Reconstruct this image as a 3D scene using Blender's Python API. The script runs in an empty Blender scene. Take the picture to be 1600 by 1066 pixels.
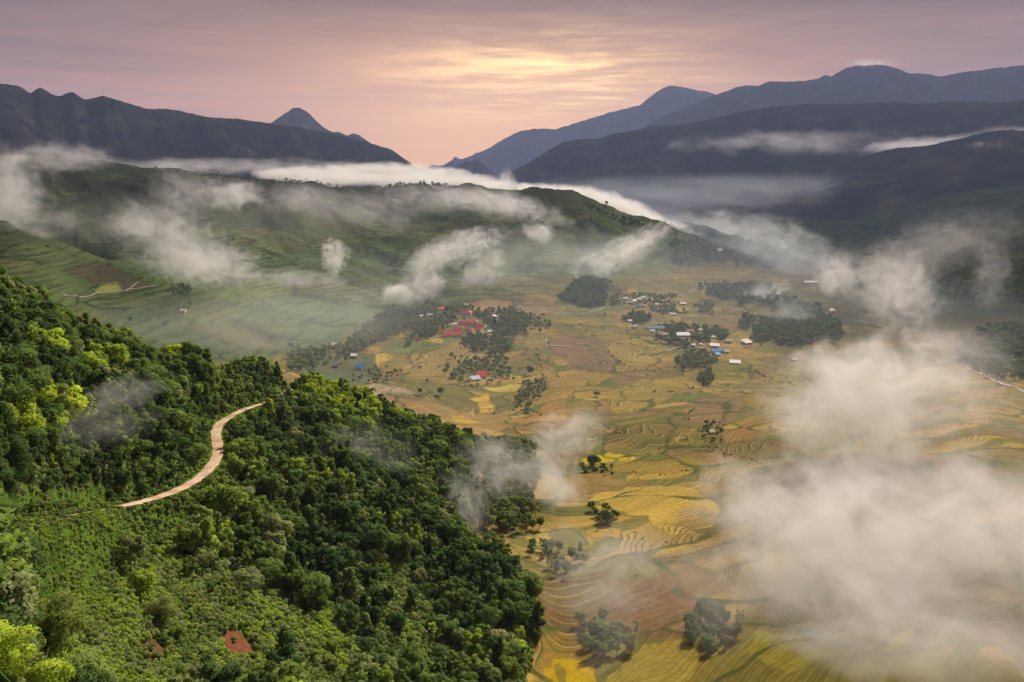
import bpy, math, random, numpy as np
from mathutils import Vector, Matrix
random.seed(7); RNG = np.random.default_rng(7)
scene = bpy.context.scene
C = scene.collection
D2R = math.pi/180

# ------------------------------------------------------------------ camera
CAM = np.array([0.0, 0.0, 300.0]); PITCH = 13.7*D2R; FPX = 1081.0
cam_data = bpy.data.cameras.new('camera'); cam = bpy.data.objects.new('camera', cam_data); C.objects.link(cam)
cam.location = CAM; cam.rotation_euler = (math.pi/2-PITCH, 0, 0)
cam_data.sensor_width = 36; cam_data.lens = FPX*36/1600; cam_data.clip_start = 1; cam_data.clip_end = 60000
scene.camera = cam

# ------------------------------------------------------------------ light and exposure
SUN_EL, SUN_AZ = 38, 30            # azimuth measured from the view direction, to the right
scene.view_settings.view_transform = 'Standard'; scene.view_settings.look = 'None'
scene.view_settings.exposure = 0.3; scene.view_settings.gamma = 1
scene.view_settings.use_curve_mapping = False
sd = bpy.data.lights.new('sun', 'SUN'); sun = bpy.data.objects.new('sun', sd); C.objects.link(sun)
sd.energy = 4.7; sd.angle = 9*D2R; sd.color = (1.0, 0.89, 0.73)
sun.rotation_euler = Vector((math.sin(SUN_AZ*D2R)*math.cos(SUN_EL*D2R), math.cos(SUN_AZ*D2R)*math.cos(SUN_EL*D2R),
                             math.sin(SUN_EL*D2R))).to_track_quat('Z', 'Y').to_euler()
cy = scene.cycles
cy.volume_bounces = 2; cy.max_bounces = 6; cy.diffuse_bounces = 2; cy.glossy_bounces = 1
cy.transmission_bounces = 3; cy.transparent_max_bounces = 16
cy.volume_step_rate = 0.85; cy.adaptive_threshold = 0.02; cy.volume_max_steps = 256
cy.sample_clamp_indirect = 4; cy.use_denoising = True

class NT:
    """small helper to write node trees"""
    def __init__(s, tree): s.t = tree; s.n = tree.nodes; s.l = tree.links
    def add(s, typ, **kw):
        nd = s.n.new(typ)
        ins = kw.pop('ins', {})
        for k, v in kw.items(): setattr(nd, k, v)
        for k, v in ins.items(): s.set(nd.inputs[k], v)
        return nd
    def set(s, sock, v):
        if isinstance(v, bpy.types.NodeSocket): s.l.new(v, sock)
        else: sock.default_value = v
    def math(s, op, a, b=None, c=None, clamp=False):
        nd = s.n.new('ShaderNodeMath'); nd.operation = op; nd.use_clamp = clamp
        s.set(nd.inputs[0], a)
        if b is not None: s.set(nd.inputs[1], b)
        if c is not None: s.set(nd.inputs[2], c)
        return nd.outputs[0]
    def vmath(s, op, a, b=None):
        nd = s.n.new('ShaderNodeVectorMath'); nd.operation = op
        s.set(nd.inputs[0], a)
        if b is not None:
            if op == 'SCALE': s.set(nd.inputs[3], b)
            else: s.set(nd.inputs[1], b)
        return nd.outputs['Value'] if op in ('LENGTH', 'DOT_PRODUCT') else nd.outputs[0]
    def mix(s, fac, a, b, blend='MIX'):
        nd = s.n.new('ShaderNodeMix'); nd.data_type = 'RGBA'; nd.blend_type = blend
        s.set(nd.inputs[0], fac); s.set(nd.inputs[6], a); s.set(nd.inputs[7], b)
        return nd.outputs[2]
    def ramp(s, fac, stops, interp='LINEAR'):
        nd = s.n.new('ShaderNodeValToRGB'); nd.color_ramp.interpolation = interp
        e = nd.color_ramp.elements
        while len(e) < len(stops): e.new(0.5)
        for i, (p, c) in enumerate(stops):
            e[i].position = p; e[i].color = (*c, 1) if len(c) == 3 else c
        s.set(nd.inputs[0], fac)
        return nd.outputs[0]
    def maprange(s, v, a, b, c=0.0, d=1.0, smooth=False):
        nd = s.n.new('ShaderNodeMapRange')
        if smooth: nd.interpolation_type = 'SMOOTHSTEP'
        for i, x in enumerate((v, a, b, c, d)): s.set(nd.inputs[i], x)
        return nd.outputs[0]
    def noise(s, vec, scale, detail=3, rough=0.5, dist=0.0, out=0):
        nd = s.n.new('ShaderNodeTexNoise'); nd.inputs['Scale'].default_value = scale
        nd.inputs['Detail'].default_value = detail; nd.inputs['Roughness'].default_value = rough
        nd.inputs['Distortion'].default_value = dist
        s.set(nd.inputs['Vector'], vec)
        return nd.outputs[out]

def lin(r, g, b):
    f = lambda c: (c/255/12.92) if c/255 <= 0.04045 else ((c/255+0.055)/1.055)**2.4
    return (f(r), f(g), f(b))

# ------------------------------------------------------------------ sky
world = bpy.data.worlds.new('World'); scene.world = world; world.use_nodes = True
w = NT(world.node_tree); w.n.clear()
geo = w.add('ShaderNodeTexCoord').outputs['Generated']
sep = w.add('ShaderNodeSeparateXYZ', ins={0: geo}); X, Y, Z = sep.outputs
az = w.math('ARCTAN2', X, Y)                       # 0 straight ahead, + to the right (radians)
el = w.math('ARCSINE', Z)
elp = w.math('MAXIMUM', el, 0.0)
# base overcast colour by elevation
E = w.math('DIVIDE', elp, 0.5, clamp=True)
base = w.ramp(E, [(0.0, lin(242, 174, 138)), (0.13, lin(216, 160, 136)), (0.27, lin(162, 128, 122)), (0.43, lin(118, 105, 107)), (0.75, lin(134, 124, 128)), (1.0, lin(158, 150, 160))])
azm = w.maprange(w.math('ABSOLUTE', az), 0.15, 0.75, 0.0, 1.0, True)
base = w.mix(w.math('MULTIPLY', azm, 0.5), base, (*lin(126, 110, 112), 1))
# cloud layer streaks seen in perspective
den = w.math('ADD', elp, 0.10)
px = w.math('DIVIDE', az, 1.0); py = w.math('LOGARITHM', den, 2.718)
cv = w.add('ShaderNodeCombineXYZ', ins={0: w.math('MULTIPLY', px, 2.2), 1: w.math('MULTIPLY', py, 6.0), 2: 3.7}).outputs[0]
st = w.noise(cv, 1.5, 6, 0.55, 0.6)
st2 = w.noise(cv, 4.5, 5, 0.6, 0.3)
sfac = w.maprange(w.math('ADD', w.math('MULTIPLY', st, 0.7), w.math('MULTIPLY', st2, 0.3)), 0.36, 0.64)
base = w.mix(0.9, base, w.ramp(sfac, [(0, (0.68, 0.68, 0.76)), (0.5, (0.98, 0.97, 0.97)), (1, (1.42, 1.22, 1.06))]), 'MULTIPLY')
base = w.vmath('MULTIPLY', base, (0.74, 0.65, 0.54))
# the sunset glow behind the thin cloud
def glow(a0, e0, sa, se):
    da = w.math('DIVIDE', w.math('SUBTRACT', az, a0), sa); de = w.math('DIVIDE', w.math('SUBTRACT', el, e0), se)
    q = w.math('ADD', w.math('MULTIPLY', da, da), w.math('MULTIPLY', de, de))
    return w.math('EXPONENT', w.math('MULTIPLY', q, -1.0))
g1 = glow(-0.02, 0.080, 0.42, 0.105)
base = w.mix(w.math('MULTIPLY', g1, 0.85), base, (1.02, 0.50, 0.23, 1))
g2 = glow(0.04, 0.115, 0.17, 0.052)
brk = w.maprange(w.math('ADD', w.math('MULTIPLY', st, 0.45), w.math('MULTIPLY', st2, 0.55)), 0.40, 0.64, 0.12, 1, True)
base = w.mix(w.math('MULTIPLY', w.math('MULTIPLY', g2, brk), 1.0, clamp=True), base, (2.0, 1.35, 0.52, 1))
g3 = glow(-0.03, 0.03, 0.24, 0.075)
base = w.mix(w.math('MULTIPLY', g3, 0.8), base, (1.15, 0.62, 0.27, 1))
down = w.maprange(el, -0.05, 0.0)
base = w.mix(down, (*lin(120, 105, 110), 1), base)
nish = w.add('ShaderNodeTexSky', sky_type='NISHITA', sun_disc=False, sun_elevation=SUN_EL*D2R, sun_rotation=SUN_AZ*D2R)
bg1 = w.add('ShaderNodeBackground', ins={0: nish.outputs[0], 1: 0.05})
bg2 = w.add('ShaderNodeBackground', ins={0: base, 1: 1.05})
mx = w.add('ShaderNodeMixShader', ins={0: 0.97, 1: bg1.outputs[0], 2: bg2.outputs[0]})
w.add('ShaderNodeOutputWorld', ins={0: mx.outputs[0]})

# ------------------------------------------------------------------ numeric helpers
def pix_dir(u, v):
    u = np.asarray(u, float); v = np.asarray(v, float)
    x = u-800; yy = 533-v; c, s = math.cos(PITCH), math.sin(PITCH)
    return x, FPX*c+yy*s, -FPX*s+yy*c
def pix_point(u, v, r):
    """the point on the ray of photo pixel (u, v) at horizontal distance r"""
    x, y, z = pix_dir(u, v); h = np.hypot(x, y)
    return np.array([x/h*r, y/h*r, CAM[2]+z/h*r])
def project(P):
    P = np.asarray(P, float); d = P-CAM; c, s = math.cos(PITCH), math.sin(PITCH)
    dep = d[..., 1]*c-d[..., 2]*s; up = d[..., 1]*s+d[..., 2]*c
    dep = np.where(dep < 1, 1, dep)
    return 800+FPX*d[..., 0]/dep, 533-FPX*up/dep, dep
def hsh(ix, iy, seed):
    h = (ix.astype(np.int64)*374761393+iy.astype(np.int64)*668265263+seed*1274126177) & 0xffffffff
    h = ((h ^ (h >> 13))*1274126177) & 0xffffffff
    return ((h ^ (h >> 16)) & 0xffff)/65535.0
def gnoise(x, y, seed=0):
    ix = np.floor(x); iy = np.floor(y); fx = x-ix; fy = y-iy
    ux = fx*fx*fx*(fx*(fx*6-15)+10); uy = fy*fy*fy*(fy*(fy*6-15)+10)
    def g(a, b):
        t = hsh(ix+a, iy+b, seed)*2*np.pi
        return np.cos(t)*(fx-a)+np.sin(t)*(fy-b)
    n0 = g(0, 0)*(1-ux)+g(1, 0)*ux; n1 = g(0, 1)*(1-ux)+g(1, 1)*ux
    return (n0*(1-uy)+n1*uy)*1.5
def fbm(x, y, oct=4, seed=0, gain=0.5):
    a = 1.0; s = 0; f = 1.0
    for o in range(oct):
        s = s+a*gnoise(x*f, y*f, seed+o*17); a *= gain; f *= 2.03
    return s
def ridged(x, y, oct=4, seed=0):
    a = 1.0; s = 0; f = 1.0; tot = 0
    for o in range(oct):
        s = s+a*(1-np.abs(gnoise(x*f, y*f, seed+o*31))*1.6); tot += a; a *= 0.5; f *= 2.1
    return s/tot
def sstep(a, b, x):
    if a > b: return 1-sstep(b, a, x)
    t = np.clip((x-a)/(b-a), 0, 1); return t*t*(3-2*t)

# ------------------------------------------------------------------ the shape of the land
# control points: (photo u, photo v, horizontal distance) for what is seen
SEEN = [
 # foreground hill, rising to the left
 (0,1066,66),(0,900,95),(0,750,124),(0,620,148),(0,530,172),(0,512,182),
 (100,1066,80),(100,900,112),(100,760,142),(100,640,172),(100,562,192),(90,535,202),
 (200,1066,92),(200,950,117),(200,860,140),(170,800,163),(200,700,188),(200,630,208),(200,562,235),
 (300,1066,104),(300,960,130),(300,860,158),(260,777,180),(300,690,225),(300,620,258),(300,575,280),
 (400,1066,117),(400,960,143),(400,860,175),(340,735,207),(400,700,250),(340,665,254),(380,640,288),(400,585,345),(440,590,372),
 (500,1066,130),(500,960,158),(500,860,195),(500,760,240),(500,680,300),(430,628,330),(500,630,372),(480,602,395),
 (600,1066,146),(600,960,172),(600,860,212),(600,760,266),(600,690,335),(600,645,395),
 (700,1066,160),(700,960,192),(700,870,235),(690,790,290),(700,720,355),(700,685,398),
 (780,1040,176),(780,960,205),(770,900,236),
 (560,618,405),(660,668,405),(735,700,412),
 # valley floor close by
 (830,1066,180),(850,980,208),(850,910,245),(760,868,262),(730,845,285),(800,800,325),(830,740,385),(800,700,440),
 (1000,1066,178),(1200,1066,176),(1400,1066,172),(1600,1066,168),(1000,950,226),(1200,950,228),(1400,950,224),(1600,950,220),
 (900,860,280),(1040,790,338),(1200,820,312),(1400,800,325),(1600,800,318),(950,720,418),(1100,700,448),(1250,700,450),
 (1450,700,445),(1600,700,440),(900,640,560),(1050,620,620),(1200,620,640),(1400,620,640),(1580,605,690),
 (760,650,560),(650,625,600),(560,600,680),(720,600,700),(850,570,780),
 # mounds and fields of the village
 (600,560,800),(690,560,815),(690,530,900),(760,555,850),(720,512,955),(640,500,1010),(800,510,1000),(900,520,930),
 (700,482,1080),(800,470,1180),(500,545,860),(420,540,860),(350,525,850),
 (1000,540,880),(1000,490,1120),(1050,465,1350),(1100,520,1010),(1250,520,1040),(1200,570,800),(1400,520,1060),(1300,470,1380),
 (1150,445,1560),(920,460,1320),(880,470,1240),(1500,500,1200),(1600,510,1150),
 # green hillside
 (150,480,930),(0,400,1010),(60,470,880),(250,470,960),(350,470,1020),(450,490,1040),
 (0,333,1180),(100,382,1120),(180,415,1070),(240,447,1010),
 (100,345,1600),(100,300,1800),(0,290,1820),(200,380,1430),(200,330,1680),(300,425,1180),(300,380,1400),(300,330,1650),
 (400,440,1150),(400,380,1420),(400,330,1680),(500,450,1180),(500,400,1420),(500,340,1700),(600,465,1240),(600,400,1500),(600,335,1760),
 (700,455,1270),(700,400,1520),(700,340,1770),(800,450,1360),(800,400,1580),(800,345,1800),(900,440,1430),(900,390,1660),(900,345,1830),
 (1000,445,1500),(1000,400,1720),(1100,435,1640),(1100,405,1820),(1200,430,1800),
 # crest of the green hillside
 (-60,232,1920),(0,240,1930),(70,247,1950),(150,258,1960),(250,268,1970),(320,272,1970),(380,276,1960),(440,290,1950),(520,297,1950),(570,291,1940),
 (620,283,1930),(660,285,1930),(700,292,1930),(760,300,1930),(800,304,1930),(830,297,1930),(860,298,1940),(900,311,1950),
 (950,335,1960),(1000,352,1970),(1050,368,1980),(1100,378,1990),(1150,387,2000),(1200,404,2020),(1240,428,2000),
 # right side valley and its rising slope
 (1300,430,1800),(1400,440,1650),(1500,450,1500),(1600,460,1400),(1500,410,1850),(1600,400,1700),(1300,390,2400),(1250,360,3000),
 (1400,370,2500),(1500,350,2500),(1600,340,2200),(1500,310,3100),(1600,300,2800),(1400,325,3300),(1300,340,3500),(1500,285,3700),
]
# hidden or outside the frame: (u at the horizon line, distance, height above the camera)
HID = [(-600,60,-10),(-600,100,5),(-600,160,15),(-600,250,0),(-600,500,-110),(-600,1000,-120),(-600,1600,-20),(-600,2000,60),(-600,2600,20),(-600,4300,-200),
 (-200,60,-32),(-200,120,-20),(-200,190,-12),(-200,300,-70),(-200,600,-165),(-200,1000,-150),(-200,2500,0),
 (0,260,-55),(0,400,-120),(0,700,-170),(120,290,-80),(120,450,-150),(120,700,-182),(250,370,-120),(250,520,-170),(250,700,-188),(400,480,-168),(400,650,-190),
 (500,500,-178),(600,470,-180),(0,1350,-150),(100,1330,-190),
 (0,2500,-60),(0,3200,-190),(0,4300,-240),(300,2500,-90),(300,3200,-220),(300,4300,-250),(600,2400,-120),(600,3100,-230),(600,4300,-255),
 (800,2400,-130),(800,3100,-240),(800,4300,-258),(1000,2450,-180),(1000,3200,-248),(1000,4300,-262),(1200,2600,-235),(1200,4300,-262),(1450,4300,-200),(1700,4300,-90),
 (1900,60,-120),(1900,200,-142),(1900,500,-180),(1900,1000,-190),(1900,1500,-150),(1900,2500,-20),(1900,4300,120),(2400,60,-120),(2400,300,-150),(2400,1000,-150),(2400,2000,-20),(2400,4300,180),
 (1000,60,-110),(1400,60,-118),(700,60,-85),(400,60,-62),(1000,110,-132),(1400,110,-134),(700,110,-112)]
TH0, TH1, R0, R1 = -58*D2R, 58*D2R, 55.0, 4300.0
P = [pix_point(u, v, r) for u, v, r in SEEN]
cth = [math.atan2(p[0], p[1]) for p in P]; crr = [math.log(r) for _, _, r in SEEN]; cz = [p[2] for p in P]
for u, r, dz in HID:
    x, y, _ = pix_dir(u, 270); cth.append(math.atan2(x, y)); crr.append(math.log(r)); cz.append(CAM[2]+dz)
# work with the depression tan (z/r), which is smooth in these coordinates
cth = np.array(cth); crr = np.array(crr); cz = np.array(cz)
cval = (cz-CAM[2])/np.exp(crr)
KT = 2.6
def rbf_fit(a, b, val, smooth=2e-4):
    n = len(a); d = np.hypot(a[:, None]-a[None], b[:, None]-b[None])
    A = np.zeros((n+3, n+3)); A[:n, :n] = d+np.eye(n)*(-smooth); A[:n, n] = 1; A[:n, n+1] = a; A[:n, n+2] = b
    A[n, :n] = 1; A[n+1, :n] = a; A[n+2, :n] = b
    return np.linalg.solve(A, np.concatenate([val, [0, 0, 0]]))
def rbf_eval(wt, a, b, x, y):
    out = np.zeros(x.shape); n = len(a)
    for i in range(n): out += wt[i]*np.hypot(x-a[i], y-b[i])
    return out+wt[n]+wt[n+1]*x+wt[n+2]*y
wt = rbf_fit(cth*KT, crr, cval, 3e-3)
NT_, NR = 860, 840
cTH = np.linspace(TH0, TH1, 261); cRR = np.linspace(math.log(R0), math.log(R1), 241)
gA, gB = np.meshgrid(cTH*KT, cRR, indexing='ij')
coarse = rbf_eval(wt, cth*KT, crr, gA, gB)
def blur(a, k):
    for _ in range(k):
        p = np.pad(a, 1, mode='edge'); a = (p[:-2, 1:-1]+p[2:, 1:-1]+p[1:-1, :-2]+p[1:-1, 2:]+4*p[1:-1, 1:-1])/8
    return a
coarse = blur(coarse, 2)
# angular spacing dense inside the frame, coarser outside
tin = np.linspace(-43*D2R, 43*D2R, NT_-100)
th = np.concatenate([np.linspace(TH0, -43*D2R, 51)[:-1], tin, np.linspace(43*D2R, TH1, 51)[1:]])
rr = np.linspace(math.log(R0), math.log(R1), NR)
def interp_cubic(a, xs, x, axis):
    a = np.moveaxis(a, axis, 0); n = len(xs); t = (x-xs[0])/(xs[1]-xs[0]); i = np.clip(np.floor(t).astype(int), 0, n-2); f = (t-i)[:, None]
    g = lambda k: a[np.clip(i+k, 0, n-1)]
    r_ = 0.5*((2*g(0))+(-g(-1)+g(1))*f+(2*g(-1)-5*g(0)+4*g(1)-g(2))*f**2+(-g(-1)+3*g(0)-3*g(1)+g(2))*f**3)
    return np.moveaxis(r_, 0, axis)
fine = interp_cubic(interp_cubic(coarse, cTH, th, 0), cRR, rr, 1)
THg, RRg = np.meshgrid(th, rr, indexing='ij'); Rg = np.exp(RRg)
Xg = Rg*np.sin(THg); Yg = Rg*np.cos(THg)
Zs = CAM[2]+fine*Rg                                   # smooth land
Ug, Vg, _ = project(np.stack([Xg, Yg, Zs], -1))

def poly_mask(pts, U, V, soft=3.0, warp=0.0, wsc=40.0, seed=3):
    """soft mask of a photo outline on the land (1 inside)"""
    pts = np.array(pts, float); out = np.zeros(U.shape)
    m = (U > pts[:, 0].min()-15) & (U < pts[:, 0].max()+15) & (V > pts[:, 1].min()-15) & (V < pts[:, 1].max()+15)
    if not m.any(): return out
    u = U[m]; v = V[m]
    if warp:
        wu = fbm(u/wsc, v/wsc*2, 3, seed)*warp; wv = fbm(u/wsc+9, v/wsc*2+5, 3, seed+1)*warp*0.5; u = u+wu; v = v+wv
    inside = np.zeros(u.shape, bool); dist = np.full(u.shape, 1e9)
    n = len(pts)
    for i in range(n):
        x0, y0 = pts[i]; x1, y1 = pts[(i+1) % n]
        c_ = (y0 > v) != (y1 > v)
        xi = (x1-x0)*(v-y0)/(y1-y0+1e-12)+x0
        inside ^= c_ & (u < xi)
        dx, dy = x1-x0, y1-y0; t = np.clip(((u-x0)*dx+(v-y0)*dy)/(dx*dx+dy*dy+1e-9), 0, 1)
        dist = np.minimum(dist, np.hypot(u-x0-t*dx, v-y0-t*dy))
    out[m] = sstep(-soft, soft, np.where(inside, dist, -dist))
    return out

# zones (masks on the land)
HILL_EDGE = [(-900,400),(-60,420),(40,440),(100,500),(200,545),(300,565),(400,572),(440,575),(480,592),(560,602),(660,652),(745,690),(745,760),(715,830),(770,865),(835,915),(840,990),(815,1080),(800,1400),(-900,1400)]
lim = np.interp(th, np.array([-58, -45, -36, -30, -22, -16, -8, -3, 0, 10])*D2R, [300, 290, 285, 330, 420, 455, 455, 430, 420, 300])[:, None]
nearm = 1-sstep(0.92, 1.04, Rg/lim)
Mhill = poly_mask(HILL_EDGE, Ug, Vg, 5, 8)*nearm
outl = (THg < -43*D2R)*nearm; Mhill = np.maximum(Mhill, outl*1.0)
hidden_back = nearm*(THg < -8*D2R)*(Rg > 150)            # far side of the hill top
Mhill = np.maximum(Mhill, hidden_back*(Zs > CAM[2]-150))

# green hillside mask: everything on the big slope behind the village
slopeZ = sstep(78, 100, Zs)                       # above the valley floor (world height)
Mgreen = sstep(900, 1250, Rg)*sstep(64, 90, Zs+fbm(Xg/120, Yg/120, 3, 91)*6)*sstep(24, 14, THg/D2R)
left_green = poly_mask([(-400,200),(300,200),(620,420),(620,470),(590,500),(540,525),(520,548),(470,552),(430,560),(340,570),(240,560),(100,540),(-400,540)], Ug, Vg, 8, 10)*sstep(480, 560, Rg)
Mgreen = np.clip(np.maximum(Mgreen, left_green), 0, 1)
Mdark = np.clip(sstep(0, 1, (THg/D2R-6)/12)*sstep(1500, 2300, Rg), 0, 1)          # far right slopes: woodland, with cloud shade put into the ground colour
Mdark = np.maximum(Mdark, sstep(19, 29, THg/D2R+fbm(Xg/150, Yg/150, 3, 95)*4)*sstep(750, 1300, Rg)*0.93)  # the painted shade reaches over the right-hand fields too
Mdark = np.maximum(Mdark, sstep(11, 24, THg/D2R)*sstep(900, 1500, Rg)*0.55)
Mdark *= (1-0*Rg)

# relief
amp = 0.6+0*Rg
n1 = fbm(Xg/38, Yg/38, 4, 11)
n2 = fbm(Xg/260, Yg/260, 4, 21)
rd = ridged(Xg/420+0.3, Yg/420, 4, 33)-0.55
n3 = fbm(Xg/120, Yg/120, 3, 23)
Zr = Zs+Mhill*n1*2.2+(1-Mhill)*(1-Mgreen)*(n2*2.6*sstep(250, 600, Rg)+n3*3.4*sstep(200, 420, Rg))
crest_keep = 1-0.75*np.exp(-((Rg-1950)/110)**2)
Zr += Mgreen*(rd*58*sstep(1000, 1300, Rg)*crest_keep+fbm(Xg/110, Yg/110, 4, 41)*4)
Zr += Mdark*(rd*30+fbm(Xg/90, Yg/90, 3, 44)*5)*sstep(1500, 2500, Rg)
# terraces: the height that the contour steps follow
STEP = np.where(Rg < 700, 0.85, 1.0)
STEP = 0.9
Mfield = np.clip(1-Mhill-Mgreen*0.9-Mdark, 0, 1)
H = Zr+fbm(Xg/45, Yg/45, 3, 61)*1.3*sstep(120, 300, Rg)+fbm(Xg/130, Yg/130, 3, 67)*2.2
HG = Zr+fbm(Xg/90, Yg/90, 3, 71)*2.0                    # wide steps of the green hillside
# parcels of the fields: every parcel carries its own run of steps
cw = fbm(Xg/70, Yg/70, 3, 131)*16; cw2 = fbm(Xg/70+4, Yg/70, 3, 137)*16
psz = 60.0; cx = (Xg+cw)/psz; cyy = (Yg+cw2)/(psz*0.72)
bi, bj = np.floor(cx).astype(int), np.floor(cyy).astype(int)
f1 = np.full(Xg.shape, 9.0); f2 = np.full(Xg.shape, 9.0); pid = np.zeros(Xg.shape); pdx = np.zeros(Xg.shape); pdy = np.zeros(Xg.shape)
for di in (-1, 0, 1):
    for dj in (-1, 0, 1):
        qx = bi+di+0.15+0.7*hsh(bi+di, bj+dj, 5); qy = bj+dj+0.15+0.7*hsh(bi+di, bj+dj, 6); dx_ = cx-qx; dy_ = cyy-qy; dd = np.hypot(dx_, dy_)
        near_ = dd < f1; f2 = np.where(near_, f1, np.minimum(f2, dd)); f1 = np.where(near_, dd, f1)
        pid = np.where(near_, hsh(bi+di, bj+dj, 7), pid); pdx = np.where(near_, dx_, pdx); pdy = np.where(near_, dy_, pdy)
pedge = (f2-f1)*psz*0.5                                  # metres to the parcel border
ang = np.floor(pid*997)*1.37
H = H+(pdx*np.cos(ang)+pdy*np.sin(ang))*2.2+pid*2.0
def stepped(h, s, k=0.62):
    f = h/s; i = np.floor(f); t = f-i
    return (i+sstep(k, 1.0, t))*s
geo_ok = np.clip(1.3-Rg/1600, 0.25, 1)
narrow = np.clip(sstep(430, 300, Rg)*0.9+sstep(0.15, 0.3, fbm(Xg/140, Yg/140, 2, 97)), 0, 1)
flatp = (np.modf(pid*53)[0] < 0.22).astype(float)*(Rg > 300)
Zt = Zr+Mfield*((stepped(H, STEP)-H)*(1-narrow)+(stepped(H, STEP/2)-H)*narrow)*geo_ok*sstep(0.3, 2.0, pedge)
Zt += Mgreen*(1-Mdark)*(stepped(HG, 5.0, 0.72)-HG)*0.55

def bil(field, x, y):
    """sample a grid field at world x, y"""
    x = np.asarray(x, float); y = np.asarray(y, float)
    t_ = np.arctan2(x, y); r_ = np.log(np.maximum(np.hypot(x, y), R0+0.1))
    i = np.clip(np.searchsorted(th, t_)-1, 0, len(th)-2); f = np.clip((t_-th[i])/(th[i+1]-th[i]), 0, 1)
    q = (r_-rr[0])/(rr[1]-rr[0]); j = np.clip(np.floor(q).astype(int), 0, NR-2); g = np.clip(q-j, 0, 1)
    return (field[i, j]*(1-f)+field[i+1, j]*f)*(1-g)+(field[i, j+1]*(1-f)+field[i+1, j+1]*f)*g
def hit(u, v, rmin=60, rmax=4200):
    """first point of the land on the ray of photo pixel (u, v)"""
    x, y, z = pix_dir(u, v); h = math.hypot(x, y); R = np.exp(np.linspace(math.log(rmin), math.log(rmax), 3000))
    zz = bil(Zt, x/h*R, y/h*R); ray = CAM[2]+z/h*R
    k = np.argmax(zz >= ray) if (zz >= ray).any() else int(np.argmax(zz-ray))
    return np.array([x/h*R[k], y/h*R[k], zz[k]])

# ---- the dirt road on the hill is cut into the slope
ROADPX = [(-20,824),(60,815),(120,806),(175,797),(215,788),(262,775),(300,757),(325,738),(340,715),(341,697),(336,678),(340,664),(355,654),(378,642),(405,633),(432,624),(455,607),(472,594)]
def smooth_line(pts, n):
    pts = np.array(pts, float); d = np.concatenate([[0], np.cumsum(np.linalg.norm(np.diff(pts, axis=0), axis=1))])
    q = np.linspace(0, d[-1], n); out = np.stack([np.interp(q, d, pts[:, k]) for k in range(pts.shape[1])], 1)
    for _ in range(max(2, n//25)):
        p = np.pad(out, ((1, 1), (0, 0)), mode='edge'); out[1:-1] = ((p[:-2]+p[1:-1]*2+p[2:])/4)[1:-1]
    return out
road = smooth_line([hit(u, v) for u, v in ROADPX], 560)
# lightly smooth heights along the road
for _ in range(60): road[1:-1, 2] = (road[:-2, 2]+road[1:-1, 2]*2+road[2:, 2])/4
def carve(line, inner, outer, Z):
    bx = (Xg > line[:, 0].min()-outer-5) & (Xg < line[:, 0].max()+outer+5) & (Yg > line[:, 1].min()-outer-5) & (Yg < line[:, 1].max()+outer+5)
    x = Xg[bx]; y = Yg[bx]; best = np.full(x.shape, 1e9); bz = np.zeros(x.shape)
    for p in line:
        d = np.hypot(x-p[0], y-p[1]); m = d < best; best[m] = d[m]; bz[m] = p[2]
    k = 1-sstep(inner, outer, best); Z[bx] = Z[bx]*(1-k)+bz*k
    D = np.full(Xg.shape, 1e9); D[bx] = best
    return D
Droad = carve(road, 2.6, 7.0, Zt)

# ------------------------------------------------------------------ colours that belong to the land (fields as they were sown and cut)
paint = np.zeros((*Xg.shape, 3)); pal = np.zeros(Xg.shape)
def lay(pts, rgb, a=0.85, soft=2.0, warp=5.0, r0=150, r1=2600, seed=5, wsc=30):
    global paint, pal
    m = poly_mask(pts, Ug, Vg, soft, warp, wsc, seed)*a*((Rg > r0) & (Rg < r1))
    paint = paint*(1-m[..., None])+np.array(rgb)*m[..., None]; pal = np.maximum(pal, m)
GOLD = (0.47, 0.31, 0.075); YEL = (0.55, 0.43, 0.035); OCH = (0.42, 0.235, 0.085); BRN = (0.25, 0.135, 0.07); OLV = (0.155, 0.145, 0.04)
GRN = (0.10, 0.165, 0.05); TAN = (0.50, 0.34, 0.20); MUD = (0.24, 0.15, 0.10)
lay([(700,860),(760,860),(850,905),(900,900),(960,890),(990,960),(985,1000),(900,990),(850,1010),(830,930)], BRN, 0.7, 6, 10)
lay([(960,905),(1060,900),(1110,950),(1100,990),(1010,1000),(960,980)], (0.22,0.10,0.055), 0.8, 8, 12)
lay([(840,985),(930,975),(935,1025),(900,1040),(820,1070),(800,1400),(850,1400)], (0.36,0.22,0.04), 0.75, 5, 8)
lay([(920,1400),(940,1066),(1000,1005),(1090,990),(1180,965),(1360,1000),(1600,1040),(1600,1400)], (0.20,0.165,0.028), 0.9, 8, 12)
lay([(945,1066),(1000,1012),(1060,996),(1096,1018),(1085,1050),(1060,1075),(950,1080)], (0.36,0.27,0.05), 0.9, 2, 6)
lay([(1180,985),(1260,990),(1290,1025),(1230,1050),(1170,1030)], (0.30,0.26,0.03), 0.9, 2, 9)
lay([(1020,870),(1120,840),(1180,880),(1150,930),(1060,925)], (0.36,0.22,0.08), 0.6, 8, 12)
lay([(1110,745),(1300,720),(1600,760),(1600,1000),(1330,980),(1150,940),(1100,850)], (0.26,0.17,0.075), 0.55, 12, 12)
lay([(845,1070),(852,1043),(861,1042),(866,1028),(911,1030),(914,1042),(927,1039),(934,1070)], (0.50,0.33,0.012), 1, 1.2, 3)
lay([(865,1040),(870,1034),(884,1048),(886,1066),(878,1075),(870,1058)], (0.16,0.15,0.03), 0.8, 1.2, 2)
lay([(915,782),(925,770),(960,762),(1000,756),(1060,757),(1088,762),(1110,780),(1125,800),(1115,822),(1085,834),(1050,836),(1030,826),(1005,808),(970,800),(935,796)], (0.52,0.36,0.085), 1, 2, 7)
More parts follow.
